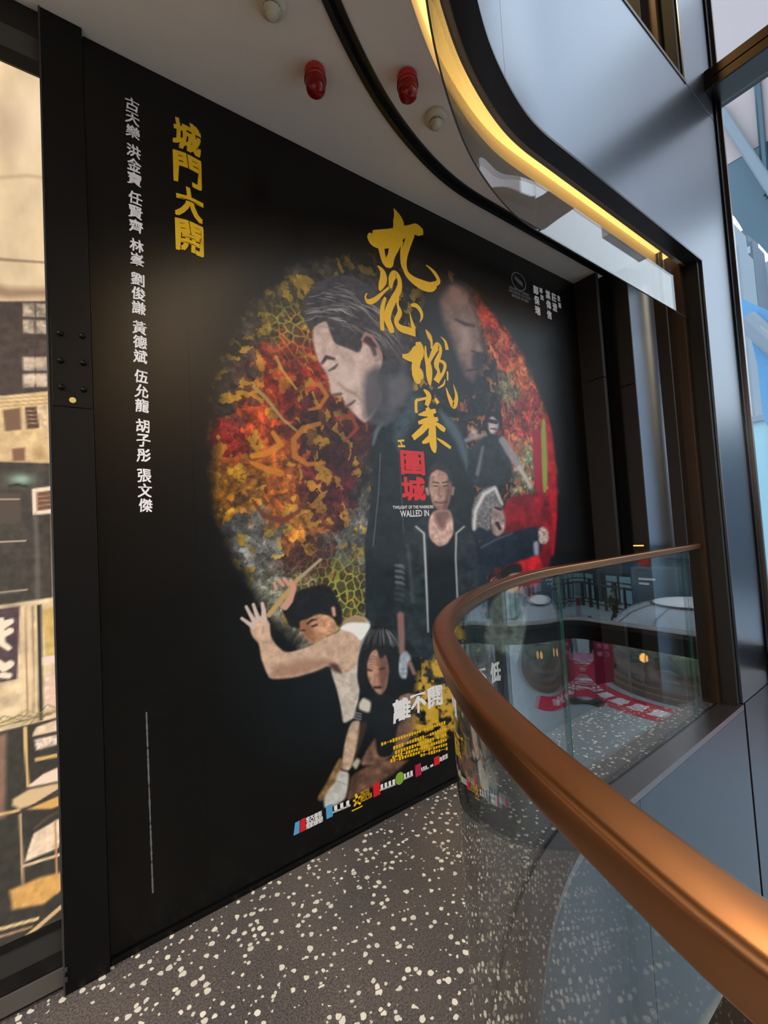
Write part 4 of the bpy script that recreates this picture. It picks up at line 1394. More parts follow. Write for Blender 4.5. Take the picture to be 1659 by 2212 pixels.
# company marks along the bottom
V, Fc = [], []
a = np.array(wpt(646, 1784))
k = len(V)
for u, v in ((-0.028, -0.028), (-0.002, -0.028), (0.004, 0.022), (-0.018, 0.022)):
    V.append(art(a[0] + u, a[1] + v))
Fc.append((k, k + 1, k + 2, k + 3))
obj('company_mark', V, Fc, M['blue_ink'], po)
V, Fc = [], []
k = len(V)
for u, v in ((0.0, -0.028), (0.03, -0.028), (0.03, 0.024), (0.008, 0.024)):
    V.append(art(a[0] + u, a[1] + v))
Fc.append((k, k + 1, k + 2, k + 3))
obj('company_mark', V, Fc, M['red_ink'], po)
for x, y, hh in ((813, 1705, 0.030), (903, 1663, 0.030), (943, 1643, 0.022)):
    V, Fc = [], []
    p = wpt(x, y)
    tick(p[0], p[1], 0.020, hh)
    obj('company_mark', V, Fc, M['red_ink'] if x != 903 else M['crimson_ink'], po)
V, Fc = [], []
p = wpt(711, 1752)
tick(p[0], p[1], 0.016, 0.028)
obj('company_mark', V, Fc, M['blue_ink'], po)
bm = bmesh.new()
p = wpt(863, 1681)
vs = [bm.verts.new(art(p[0] + 0.028 * math.cos(t), p[1] + 0.030 * math.sin(t))) for t in np.linspace(0, 2 * math.pi, 24, endpoint=False)]
bm.faces.new(vs)
obj_bm('company_mark', bm, M['green_ink'], po)
V, Fc = [], []
p = wpt(770, 1728)
for s_ in ([(-0.004, 0.03, .006), (0.002, 0.0, .008), (-0.016, -0.022, .004)], [(-0.02, 0.004, .004), (0.006, 0.002, .006), (0.02, 0.012, .003)], [(0.0, -0.008, .004), (0.02, -0.026, .005)], [(-0.03, -0.038, .003), (0.03, -0.038, .003)]):
    ribbon(V, Fc, [(p[0] + u, p[1] + v, w_) for u, v, w_ in s_], art)
obj('company_mark', V, Fc, M['gold_ink'], po)
letters('company_name', [at_px('寰亞電影', 660, 696, 1757, 1777), at_px('MEDIA ASIA FILM', 661, 697, 1771, 1783)], M['white_ink'], po, art, 0.0, 0.0, 0.012)
letters('company_name', [at_px('淘票票', 948, 967, 1631, 1642)], M['white_ink'], po, art, 0.0, 0.0, 0.012)
letters('company_name', [at_px('ONE COOL', 778, 798, 1706, 1716), at_px('FILM', 778, 788, 1716, 1724), at_px('PRODUCTION', 778, 803, 1716, 1728)], M['gold_ink'], po, art, 0.01)
for (xa, ya), (xb_, yb), hh in (((718, 1748), (757, 1733), 0.013), ((718, 1755), (757, 1739), 0.004), ((820, 1701), (854, 1687), 0.012), ((820, 1707), (854, 1694), 0.004), ((870, 1678), (892, 1668), 0.012),
                                ((870, 1684), (892, 1674), 0.004), ((908, 1662), (922, 1656), 0.008), ((908, 1666), (926, 1658), 0.004), ((929, 1655), (935, 1652), 0.006)):
    V, Fc = [], []
    a, b = np.array(wpt(xa, ya)), np.array(wpt(xb_, yb))
    n = max(3, int((b[0] - a[0]) / (hh * 1.9)))
    for k in range(n):
        p = a + (b - a) * (k + 0.5) / n
        tick(p[0], p[1], hh * 0.62, hh)
    obj('fine_print', V, Fc, M['white_ink'], po)

# ------------------------------------------------------------------ steel pillar between poster and lightbox
PY = -0.028
pl = thing('steel_pillar', 'black steel pillar with bolts between glowing street picture and black poster', 'pillar', (0.02, 0, 0))
xl, xr = float(on_y(112, 1000, PY)[0]), float(on_y(205, 1000, PY)[0])
box('flange', (xl, PY, 0.001), (xr, PY + 0.008, CEIL - 0.002), M['steel_black'], pl, 0.0015)
box('web', ((xl + xr) / 2 - 0.005, PY + 0.008, 0.001), ((xl + xr) / 2 + 0.005, 0.0115, CEIL - 0.002), M['steel_black'], pl)
box('edge_strip', (xl - 0.006, PY - 0.002, 0.001), (xl - 0.0002, 0.0115, CEIL - 0.002), M['steel_edge'], pl, 0.001)
box('splice_plate', (xl + 0.006, PY - 0.0035, float(on_y(160, 880, PY)[2])), (xr - 0.004, PY - 0.0002, float(on_y(160, 690, PY)[2])), M['steel_black'], pl, 0.001)
for px_, py_ in ((130, 720), (178, 726), (131, 779), (180, 784), (133, 836), (181, 842)):
    q = on_y(px_, py_, PY - 0.004)
    bm = bmesh.new()
    prof_ = [(0.0095, 0.0), (0.0095, 0.004), (0.008, 0.008), (0.005, 0.011), (0.0015, 0.012)]
    lathe(bm, prof_, (0, 0, 0), 14)
    for v in bm.verts:
        x, y, z = v.co
        v.co = Vector((q[0] + x, PY - 0.0035 - z, q[2] + y))
    bmesh.ops.recalc_face_normals(bm, faces=bm.faces)
    obj_bm('bolt', bm, M['steel_black'], pl, True)
q = on_y(157, 865, PY)
bm = bmesh.new()
lathe(bm, [(0.0098, 0.0), (0.0098, 0.0012), (0.0001, 0.0013)], (0, 0, 0), 24)
for v in bm.verts:
    x, y, z = v.co
    v.co = Vector((q[0] + x, PY - 0.0036 - z, q[2] + y))
bmesh.ops.recalc_face_normals(bm, faces=bm.faces)
st = obj_bm('round_sticker', bm, M['yellow_dot'])
tag(st, 'small pale yellow round sticker on the black steel pillar', 'sticker')
for z_, px_ in ((0.075, 154), (0.045, 155)):
    q = on_y(px_, 2060, PY - 0.002)
    box('floor_clip', (xl - 0.004, PY - 0.006, z_), (xl + 0.006, PY - 0.0025, z_ + 0.014), M['steel_edge'], pl, 0.001)

# ------------------------------------------------------------------ backlit picture at far left
lb = thing('lightbox_sign', 'glowing sepia street picture in a black frame left of the steel pillar', 'lightbox', (-0.6, 0, 0.2))
xr_ = -0.046
box('housing', (-1.30, -0.002, 0.205), (xr_ + 0.0, 0.0115, 3.066), M['steel_black'], lb)
box('frame_stile', (xr_ + 0.0005, -0.012, 0.0), (xl - 0.0065, 0.0115, CEIL - 0.002), M['rubber'], lb, 0.001)
box('frame_stile', (-1.33, -0.012, 0.0), (-1.301, 0.0115, CEIL - 0.002), M['rubber'], lb, 0.001)
box('frame_head', (-1.30, -0.010, 3.046), (xr_, 0.0115, 3.10), M['rubber'], lb, 0.001)
box('header_panel', (-1.30, -0.006, 3.1005), (xr_, 0.0115, 3.185), M['plaster'], lb, 0.001)
box('header_panel', (-1.30, -0.004, 3.1855), (xr_, 0.0115, CEIL - 0.002), M['rubber'], lb, 0.001)
box('frame_sill', (-1.30, -0.010, 0.200), (xr_, 0.0115, 0.2215), M['rubber'], lb, 0.001)
box('kick_panel', (-1.30, -0.006, 0.128), (xr_, 0.0115, 0.1995), M['dark_wall'], lb, 0.001)
box('kick_panel', (-1.30, 0.001, 0.072), (xr_, 0.0115, 0.1275), M['rubber'], lb, 0.001)
box('kick_panel', (-1.30, -0.004, 0.016), (xr_, 0.0115, 0.0715), M['plaster'], lb, 0.001)
lc = Canvas(-1.299, xr_ - 0.0005, 0.222, 3.045, 0.0045, -0.0035)
# horizontal scale differs strongly with distance, so paint in a squared-up frame: X from the plan, Y as in the photograph near x = -0.1
Yl = np.interp(lc.V, [float(on_y(70, y, 0)[2]) for y in range(2100, 50, -20)], list(range(2100, 50, -20)))
lc.X = np.where(lc.U > -0.21, np.interp(lc.U, [-0.21, -0.157, -0.046], [-40, 0, 95]) + (np.clip(Yl, 130, 2050) - 130) * 0.0205 * 1.0, -40 + (lc.U + 0.21) * 520)
lc.Y = Yl
lx, ly = lc.X, lc.Y
lc.C[:] = (214, 186, 146)
lc.C *= (0.86 + 0.26 * fbm(lx * 0.02, ly * 0.012, 3))[..., None]
lc.blob(30, 290, 60, 60, (170, 140, 120), 0.6)
lc.blob(80, 260, 40, 120, (232, 208, 172), 0.6)
lc.stroke([(-30, 420, 3), (60, 385, 3), (110, 375, 2)], (160, 130, 104), 4, 0.6)
lc.stroke([(-200, 610, 3), (20, 575, 3), (110, 560, 2)], (120, 96, 74), 2, 0.8)
lc.stroke([(-200, 640, 16), (20, 645, 12), (110, 625, 8)], (130, 100, 76), 8, 0.8)
P = lambda pts, c, s=1.5, **k: lc.poly(pts, c, s, smooth=False, **k)
P([(-600, 700), (5, 665), (104, 645), (108, 843), (8, 862), (-600, 900)], (62, 50, 44), 2, tex=0.3)
for a in range(2):
    for b in range(5):
        y0 = 655 + 36 * b + (8 if b > 1 else 0)
        x0 = 50 + 29 * a
        P([(x0, y0 + 4 - a * 4), (x0 + 25, y0 - a * 4), (x0 + 26, y0 + 30 - a * 4), (x0 + 1, y0 + 33 - a * 4)], (150, 132, 112) if b != 2 else (70, 56, 50), 2, tex=0.5, tscale=0.12)
for b in (3, 4):
    P([(52, 655 + 36 * b + 14), (104, 655 + 36 * b + 6), (104, 655 + 36 * b + 28), (52, 655 + 36 * b + 34)], (206, 178, 152), 4, alpha=0.8, tex=0.3)
P([(-600, 905), (0, 865), (106, 842), (110, 1002), (-600, 1002)], (206, 172, 124), 2, tex=0.15)
for k in range(3):
    lc.stroke([(-100, 886 + 8 * k, 1.2), (106, 852 + 8 * k, 1.2)], (150, 116, 76), 1, 0.7)
P([(8, 892), (44, 884), (46, 930), (12, 936)], (112, 82, 60), 2)
P([(54, 882), (80, 878), (86, 924), (58, 928)], (78, 54, 42), 2)
for k in range(4):
    lc.stroke([(56, 890 + 9 * k, 1), (84, 886 + 9 * k, 1)], (170, 136, 104), 1)
P([(80, 880), (100, 876), (102, 922), (88, 924)], (190, 160, 124), 2, tex=0.4)
P([(26, 972), (54, 968), (54, 996), (28, 998)], (120, 84, 62), 2)
lc.blob(86, 980, 16, 14, (160, 120, 74), 0.7)
P([(-600, 1002), (110, 1000), (114, 1298), (60, 1302), (-600, 1320)], (58, 52, 44), 2, tex=0.35)
lc.blob(46, 1036, 26, 12, (150, 178, 152), 0.9)
lc.stroke([(20, 1050, 2), (38, 1048, 3), (58, 1051, 2)], (30, 28, 26), 1)
P([(-300, 1062), (44, 1066), (46, 1130), (-300, 1130)], (74, 62, 54), 2)
lc.stroke([(-300, 1080, 2), (42, 1078, 1.5)], (170, 140, 116), 1)
P([(68, 1056), (113, 1050), (114, 1110), (70, 1113)], (226, 198, 172), 1.5)
P([(79, 1064), (113, 1059), (113, 1100), (80, 1104)], (104, 72, 54), 1.5)
for k in range(3):
    lc.stroke([(80, 1073 + 10 * k, 1.3), (113, 1070 + 10 * k, 1.3)], (160, 120, 92), 1)
lc.stroke([(76, 1115, 5), (80, 1200, 5), (80, 1290, 6)], (104, 94, 88), 4, 0.7)
lc.stroke([(-300, 1172, 2), (55, 1167, 1.5)], (176, 152, 132), 1)
lc.stroke([(-300, 1277, 2), (58, 1273, 1.5)], (176, 152, 132), 1)
P([(-600, 1320), (118, 1295), (124, 1570), (-600, 1570)], (206, 178, 138), 2, tex=0.25, tscale=0.04)
P([(-600, 1320), (42, 1306), (36, 1460), (-600, 1470)], (74, 54, 60), 2, tex=0.3)
for s_ in ([(0, 1350, 6), (14, 1340, 8), (24, 1336, 6)], [(2, 1366, 6), (22, 1356, 7)], [(6, 1330, 5), (8, 1380, 6), (20, 1392, 5)], [(0, 1420, 8), (12, 1432, 8), (22, 1426, 8)], [(8, 1446, 6), (20, 1450, 6)]):
    lc.stroke(s_, (232, 208, 178), 1.5)
for k in range(5):
    lc.stroke([(48 + 7 * k, 1310, 1.6), (50 + 7 * k, 1540, 1.6)], (150, 112, 78) if k % 2 else (222, 190, 146), 1, 0.8)
P([(78, 1308), (88, 1308), (92, 1560), (82, 1560)], (44, 40, 34), 1.5)
P([(90, 1320), (122, 1316), (124, 1424), (98, 1424)], (196, 160, 92), 2, tex=0.15)
P([(90, 1424), (124, 1422), (125, 1438), (90, 1440)], (224, 196, 176), 1.5)
P([(94, 1468), (126, 1464), (128, 1558), (96, 1556)], (216, 178, 150), 2, tex=0.12)
for k in range(4):
    lc.blob(100, 1472 + 20 * k, 5, 4, (236, 214, 192), 0.9)
for k in range(12):
    x0 = -60 + 15 * k
    lc.stroke([(x0, 1555 + 10 * math.sin(k), 1.2), (x0 + 40, 1540 + 12 * math.cos(k * 2), 1.2), (x0 + 80, 1552, 1)], (150, 134, 78) if k % 2 else (96, 80, 54), 1, 0.8)
P([(-600, 1570), (124, 1562), (140, 2046), (-600, 2046)], (46, 42, 34), 2, tex=0.3)
P([(-600, 1572), (16, 1570), (14, 1745), (-600, 1760)], (130, 96, 78), 5, tex=0.15)
lc.stroke([(52, 1568, 3.5), (58, 1690, 3.2), (60, 1695, 3)], (206, 168, 106), 1)
P([(76, 1572), (126, 1566), (127, 1580), (126, 1592), (68, 1590), (70, 1582)], (222, 192, 158), 2, tex=0.15)
P([(72, 1598), (127, 1600), (127, 1622), (76, 1622)], (206, 182, 158), 2.5, tex=0.4, tscale=0.2)
P([(72, 1638), (128, 1642), (128, 1650), (74, 1646)], (200, 162, 92), 1.5)
P([(62, 1692), (90, 1678), (128, 1672), (129, 1704), (64, 1698)], (226, 196, 168), 2)
P([(28, 1712), (60, 1702), (129, 1708), (129, 1726), (80, 1738), (40, 1738), (26, 1724)], (204, 170, 126), 3)
lc.stroke([(-10, 1734, 3), (40, 1740, 3)], (206, 164, 110), 1.5)
lc.stroke([(36, 1750, 4), (80, 1738, 4), (130, 1722, 3)], (50, 40, 36), 1.5)
P([(56, 1744), (129, 1736), (129, 1758), (110, 1760)], (206, 154, 84), 2)
lc.stroke([(42, 1750, 3), (46, 1850, 3), (48, 1900, 2)], (180, 146, 110), 1.2)
lc.stroke([(72, 1790, 4), (100, 1776, 4), (130, 1770, 3)], (70, 56, 50), 1.5)
P([(70, 1800), (128, 1786), (130, 1830), (124, 1852), (52, 1854), (56, 1838)], (220, 190, 158), 2, tex=0.2)
lc.stroke([(50, 1862, 3), (132, 1868, 3)], (214, 178, 142), 1.2)
lc.stroke([(116, 1790, 2.5), (120, 1950, 2.5)], (176, 130, 90), 1)
P([(22, 1902), (80, 1900), (134, 1908), (134, 1946), (92, 1962), (28, 1946)], (204, 150, 80), 4, tex=0.15)
lc.stroke([(-300, 1960, 3), (0, 1974, 3.5), (78, 1988, 3.5)], (206, 174, 124), 1.2)
lc.stroke([(-300, 1990, 2.5), (0, 1990, 3), (66, 2000, 2)], (160, 124, 96), 1.2)
lc.stroke([(0, 2040, 5), (60, 2014, 5), (140, 1980, 5)], (200, 160, 112), 1.5)
# the part of the street picture further left
for a in range(7):
    x0 = -520 + 68 * a
    P([(x0, 690 - a * 4), (x0 + 52, 686 - a * 4), (x0 + 52, 840 - a), (x0, 846 - a)], (116, 98, 84), 2, tex=0.4)
    for b in range(4):
        P([(x0 + 5, 698 + 36 * b), (x0 + 24, 697 + 36 * b), (x0 + 24, 722 + 36 * b), (x0 + 5, 724 + 36 * b)], (164, 144, 120), 2, tex=0.5)
        P([(x0 + 28, 697 + 36 * b), (x0 + 47, 696 + 36 * b), (x0 + 47, 721 + 36 * b), (x0 + 28, 722 + 36 * b)], (150, 130, 108), 2, tex=0.5)
    P([(x0 + 4, 915), (x0 + 46, 908), (x0 + 46, 968), (x0 + 4, 972)], (96, 68, 52), 2, tex=0.3)
    for k in range(4):
        lc.stroke([(x0 + 6, 925 + 12 * k, 1), (x0 + 44, 919 + 12 * k, 1)], (176, 142, 110), 1)
    P([(x0, 1340), (x0 + 50, 1334), (x0 + 48, 1446), (x0, 1452)], (210, 180, 140) if a % 2 else (122, 60, 50), 2, tex=0.3)
    P([(x0 + 4, 1490), (x0 + 56, 1488), (x0 + 56, 1560), (x0 + 4, 1562)], (222, 194, 152), 3, tex=0.3)
    P([(x0, 1600), (x0 + 44, 1596), (x0 + 46, 1640), (x0, 1644)], (196, 160, 110) if a % 2 else (214, 186, 156), 2, tex=0.3)
    P([(x0 + 6, 1790), (x0 + 58, 1780), (x0 + 58, 1850), (x0, 1856)], (204, 176, 146) if a % 2 else (190, 140, 76), 3, tex=0.3)
    lc.stroke([(x0, 1700, 3), (x0 + 4, 1900, 3)], (176, 140, 100), 1.2)
lc.build('picture', M['lightbox'], lb)

# ------------------------------------------------------------------ fittings on the ceiling
def alarm(px_, py_, label):
    q = on_z(px_, py_, CEIL)
    t = thing('alarm_sounder', label, 'alarm', (float(q[0]), float(q[1]), CEIL), 'red alarms on the ceiling')
    cx, cy = float(q[0]), float(q[1])
    ang = math.atan2(cy - CAM[1], cx - CAM[0])
    bm = bmesh.new()
    lathe(bm, [(0.040, -0.002), (0.043, -0.008), (0.043, -0.040), (0.040, -0.047)], (cx, cy, CEIL), 28)
    bmesh.ops.recalc_face_normals(bm, faces=bm.faces)
    obj_bm('base', bm, M['red'], t, True)
    bm = bmesh.new()
    lathe(bm, [(0.0405, -0.0475), (0.041, -0.053), (0.041, -0.070), (0.036, -0.090), (0.023, -0.101), (0.002, -0.105)], (cx, cy, CEIL), 28)
    bmesh.ops.recalc_face_normals(bm, faces=bm.faces)
    obj_bm('lens', bm, M['red_lens'], t, True)
    bm = bmesh.new()
    pts = [(cx + 0.0432 * math.cos(a), cy + 0.0432 * math.sin(a), CEIL - 0.046 + 0.010 * math.cos(a - ang - math.pi)) for a in np.linspace(0, 2 * math.pi, 37)]
    tube(bm, pts, 0.0016, 6)
    obj_bm('seam_ring', bm, M['rubber'], t, True)
    return t


alarm(680, 152, 'red alarm sounder on the grey ceiling left of the black slot')
alarm(879, 164, 'red alarm sounder on the ceiling between black slot and yellow light')


def detector(px_, py_, label):
    q = on_z(px_, py_, CEIL)
    cx, cy = float(q[0]), float(q[1])
    t = thing('smoke_detector', label, 'smoke detector', (cx, cy, CEIL), 'cream smoke detectors on the ceiling')
    bm = bmesh.new()
    lathe(bm, [(0.050, -0.001), (0.052, -0.008), (0.050, -0.018), (0.042, -0.026)], (cx, cy, CEIL), 28)
    bmesh.ops.recalc_face_normals(bm, faces=bm.faces)
    obj_bm('base', bm, M['cream'], t, True)
    bm = bmesh.new()
    for k in range(14):
        a = 2 * math.pi * k / 14
        x, y = cx + 0.028 * math.cos(a), cy + 0.028 * math.sin(a)
        bm_box(bm, (x - 0.003, y - 0.003, CEIL - 0.036), (x + 0.003, y + 0.003, CEIL - 0.0262))
    lathe(bm, [(0.024, -0.0262), (0.024, -0.040)], (cx, cy, CEIL), 20)
    obj_bm('sensor_grille', bm, M['cream_dark'], t)
    bm = bmesh.new()
    lathe(bm, [(0.032, -0.0362), (0.0325, -0.039), (0.020, -0.0405), (0.020, -0.052), (0.018, -0.055), (0.002, -0.0552)], (cx, cy, CEIL), 28)
    bmesh.ops.recalc_face_normals(bm, faces=bm.faces)
    obj_bm('cap', bm, M['cream'], t, True)


detector(586, 4, 'cream smoke detector at the top edge of the grey ceiling')
detector(941, 252, 'cream smoke detector on the ceiling beside the hanging glass screen')

# small lit control box on the far cladding
dq0, dq1 = on_x(1370, 1176, xb - 0.002), on_x(1397, 1205, xb - 0.002)
ct = thing('control_box', 'small bronze box with a lit amber strip on the far dark cladding', 'control box', (xb, float(dq0[1]), float(dq0[2])))
ya, yb, za, zb = float(dq1[1]), float(dq0[1]), float(on_x(1383, 1230, xb)[2]), float(dq0[2])
box('housing', (xb - 0.024, ya, za), (xb - 0.0003, yb, zb), M['bronze_dark'], ct, 0.002)
box('lit_strip', (xb - 0.0265, ya + 0.004, zb - 0.012), (xb - 0.0243, yb - 0.004, zb - 0.004), M['lit_strip'], ct)
box('key_plate', (xb - 0.0255, ya + 0.02, za + 0.02), (xb - 0.0243, yb - 0.02, za + 0.05), M['strip'], ct)

# ------------------------------------------------------------------ the plaza outside, one storey below
GZ = -4.0
struct(box('ground_plaza', (XFAR + 0.14, -70, GZ - 0.2), (90, 70, GZ), M['paving']))

DX, DY = 16.55, -5.2
dm_ = thing('glass_dome', 'clear glass planted dome standing on the plaza outside', 'dome', (DX, DY, GZ))
bm = bmesh.new()
lathe(bm, [(2.85, 0), (2.85, 0.16), (2.72, 0.17), (2.72, 0.30), (2.62, 0.31)], (DX, DY, GZ), 48)
bmesh.ops.recalc_face_normals(bm, faces=bm.faces)
obj_bm('plinth', bm, M['stone'], dm_)
prof_o = [(2.60, 0.312), (2.62, 1.0), (2.54, 1.45)]
prof_r = [(2.54, 1.452), (2.44, 1.68), (2.28, 1.9), (1.90, 2.20), (1.45, 2.38), (1.20, 2.44)]
V, Fc = [], []
n = 48
for r, hh in prof_o:
    for k in range(n):
        a = 2 * math.pi * k / n
        V.append((DX + r * math.cos(a), DY + r * math.sin(a), GZ + hh))
for i in range(len(prof_o) - 1):
    for k in range(n):
        a, b = i * n + k, i * n + (k + 1) % n
        Fc.append((a, b, b + n, a + n))
dome_glass = glass_mat('dome plastic', (0.97, 0.98, 0.985, 1), 0.06, 0.03)
sh = obj('shell', V, Fc, dome_glass, dm_, True)
mo = sh.modifiers.new('thickness', 'SOLIDIFY')
mo.thickness = 0.02
V, Fc = [], []
for r, hh in prof_r:
    for k in range(n):
        a = 2 * math.pi * k / n
        V.append((DX + r * math.cos(a), DY + r * math.sin(a), GZ + hh))
for i in range(len(prof_r) - 1):
    for k in range(n):
        a, b = i * n + k, i * n + (k + 1) % n
        Fc.append((a, b, b + n, a + n))
M['sheen_film'] = mat('white dome fabric with sky sheen', S(214, 224, 234), 0.25)  # white film colour also stands in for sky reflected on the fabric
M['sheen_film'].node_tree.nodes['Principled BSDF'].inputs['Alpha'].default_value = 0.42
sh2 = obj('roof_shell', V, Fc, M['sheen_film'], dm_, True)
mo = sh2.modifiers.new('thickness', 'SOLIDIFY')
mo.thickness = 0.01
prof_o = prof_o + prof_r
bm = bmesh.new()
for k in range(10):
    a = 2 * math.pi * (k + 0.3) / 10
    tube(bm, [(DX + (r + 0.012) * math.cos(a), DY + (r + 0.012) * math.sin(a), GZ + hh) for r, hh in prof_o], 0.018, 6)
obj_bm('ribs', bm, M['strip'], dm_)
bm = bmesh.new()
tube(bm, [(DX + 1.2 * math.cos(a), DY + 1.2 * math.sin(a), GZ + 2.45) for a in np.linspace(0, 2 * math.pi, 41)], 0.045, 8)
obj_bm('top_ring', bm, M['plaster'], dm_)
for lx_, ly_ in ((-2.1, -0.75), (-1.9, 1.0)):
    lt_ = thing('garden_lamp', 'small glowing amber lamp among the plants inside the glass dome', 'lamp', (DX + lx_, DY + ly_, GZ + 0.53), 'amber lamps inside the dome')
    bm = bmesh.new()
    lathe(bm, [(0.05, 0.0), (0.03, 0.02), (0.02, 0.30)], (DX + lx_, DY + ly_, GZ + 0.54), 10)
    obj_bm('stem', bm, M['rail_black'], lt_)
    bm = bmesh.new()
    lathe(bm, [(0.05, 0.301), (0.11, 0.36), (0.11, 0.48), (0.05, 0.56)], (DX + lx_, DY + ly_, GZ + 0.54), 14)
    bmesh.ops.recalc_face_normals(bm, faces=bm.faces)
    obj_bm('lamp_globe', bm, M['amber'], lt_, True)
bm = bmesh.new()
lathe(bm, [(1.18, 2.445), (1.18, 2.47), (0.6, 2.52), (0.02, 2.53)], (DX, DY, GZ), 40)
bmesh.ops.recalc_face_normals(bm, faces=bm.faces)
obj_bm('top_cap', bm, M['white'], dm_, True)
bm = bmesh.new()
lathe(bm, [(2.5, 0.315), (2.5, 0.5), (0.02, 0.62)], (DX, DY, GZ), 40)
bmesh.ops.recalc_face_normals(bm, faces=bm.faces)
obj_bm('soil_bed', bm, M['stone'], dm_)
rs2 = random.Random(5)


def leaf_clump(bm, x, y, z, s, n_):
    for _ in range(n_):
        a, e = rs2.uniform(0, 6.28), rs2.uniform(0.1, 1.3)
        L = s * rs2.uniform(0.5, 1.0)
        d = Vector((math.cos(a) * math.cos(e), math.sin(a) * math.cos(e), math.sin(e)))
        sd = d.cross(Vector((0, 0, 1))).normalized() * L * 0.16
        b = Vector((x, y, z)) + d * L * 0.15
        mid, tip = b + d * L * 0.55 + Vector((0, 0, L * 0.08)), b + d * L - Vector((0, 0, L * 0.08))
        vs = [bm.verts.new(p) for p in (b, mid + sd, tip, mid - sd)]
        bm.faces.new(vs)


for k in range(34):
    a, r = 2 * math.pi * k / 34 + rs2.uniform(-.1, .1), rs2.choice((2.0, 1.5, 0.9))
    s_ = rs2.uniform(0.5, 1.0)
    if k % 9 == 4:
        s_ = 0.5
    bm = bmesh.new()
    leaf_clump(bm, DX + r * math.cos(a), DY + r * math.sin(a), GZ + 0.52, s_, 26 if k % 9 != 4 else 14)
    yel = k % 9 == 4
    tag(obj_bm('dome_plant', bm, M['leaf_light'] if yel else M['leaf']),
        'bright yellow green tuft of grass planted inside the glass dome' if yel else 'dark green leafy plant growing inside the glass dome',
        'plant', 'grass tufts inside the dome' if yel else 'leafy plants inside the dome')

# crimson ring on the paving with white lettering
t0, t1 = math.radians(150), math.radians(272)
V, Fc = [], []
n = 60
ring = lambda r, a, z=GZ + 0.006: (DX + r * math.cos(a), DY + r * math.sin(a), z)
for i in range(n + 1):
    a = t0 + (t1 - t0) * i / n
    for r in (3.12, 4.22):
        V.append(ring(r, a))
        V.append(ring(r, a, GZ + 0.0005))
for i in range(n):
    k = 4 * i
    Fc += [(k, k + 4, k + 6, k + 2), (k + 1, k + 3, k + 7, k + 5), (k, k + 1, k + 5, k + 4), (k + 2, k + 6, k + 7, k + 3)]
Fc += [(0, 2, 3, 1), (4 * n, 4 * n + 1, 4 * n + 3, 4 * n + 2)]
rg = tag(obj('floor_graphic', V, Fc, M['carpet']), 'curved crimson floor graphic with white lettering around the glass dome', 'floor graphic')
on_ring = lambda u, v: ring(3.66 - v, math.radians(u), GZ + 0.009)
its = []
for s_, a_, w_, h_ in ([(c, 176 + 8.6 * k, 7.0, 0.50) for k, c in enumerate('重思健康')] + [(c, 209 + 3.7 * k, 2.9, 0.42) for k, c in enumerate('RETHINK HEALTHY') if c != ' ']):
    its.append((s_, a_, 0.0, w_, -h_))
for k, it in enumerate(its):
    g, f = glyph(it[0], 0.03)
    pass
letters('lettering', [(s_, a_, v_, w_, h_ * -1) for s_, a_, v_, w_, h_ in its], M['white_ink'], rg, lambda u, v: ring(3.66 - v, math.radians(u), GZ + 0.009), 0.0, 0.0, 0.03, (0, 0, 0.0015))
bm = bmesh.new()
c_ = ring(3.66, math.radians(268), GZ + 0.0085)
bm.faces.new([bm.verts.new((c_[0] + 0.45 * math.cos(a), c_[1] + 0.45 * math.sin(a), c_[2])) for a in np.linspace(0, 2 * math.pi, 28, endpoint=False)])
obj_bm('round_emblem', bm, M['pink'], rg)


def banner(x, y, face, label, text=True):
    t = thing('feather_banner', label, 'banner', (x, y, GZ), 'crimson banners on the plaza')
    c, s = math.cos(face), math.sin(face)
    bm = bmesh.new()
    bm_box(bm, (x - 0.22, y - 0.22, GZ + 0.001), (x + 0.22, y + 0.22, GZ + 0.05), 0.02)
    lathe(bm, [(0.16, 0.05), (0.13, 0.12), (0.03, 0.14)], (x, y, GZ), 16)
    obj_bm('base', bm, M['plaster'], t)
    bm = bmesh.new()
    tube(bm, [(x, y, GZ + 0.14), (x, y, GZ + 2.42)], 0.014, 8)
    obj_bm('pole', bm, M['rail_black'], t)
    P0 = [(0.02, 0.55), (0.55, 0.68), (0.58, 2.0), (0.50, 2.25), (0.30, 2.38), (0.02, 2.42)]
    V, Fc = [], []
    for o_ in (-0.006, 0.006):
        for u, v in P0:
            V.append((x + c * u - s * o_, y + s * u + c * o_, GZ + v))
    k = len(P0)
    Fc = [tuple(range(k)), tuple(range(2 * k - 1, k - 1, -1))] + [(i, i + k, (i + 1) % k + k, (i + 1) % k) for i in range(k)]
    cl = obj('cloth', V, Fc, M['banner'], t)
    if text:
        for side in (-1, 1):
            def pl_(u, v, side=side):
                uu = 0.30 + u * (1 if side < 0 else -1)
                return (x + c * uu - s * 0.0085 * side, y + s * uu + c * 0.0085 * side, GZ + v)
            letters('lettering', [('AIA', 0, 1.92, 0.36, 0.14)], M['pink'], cl, pl_, 0.02)
            letters('lettering', [('友', -0.10, 1.68, 0.15, 0.15), ('邦', 0.10, 1.68, 0.15, 0.15), ('保', -0.10, 1.46, 0.15, 0.15), ('險', 0.10, 1.46, 0.15, 0.15)],
                    M['pink'], cl, pl_, 0.02)
    return t


fc = math.atan2(-0.55, 0.0) + 1.57
banner(12.37, -6.45, math.radians(62), 'crimson banner with pale lettering standing on the ring beside the dome')
banner(15.75, -9.15, math.radians(240), 'plain crimson banner standing farther off behind the ring', False)

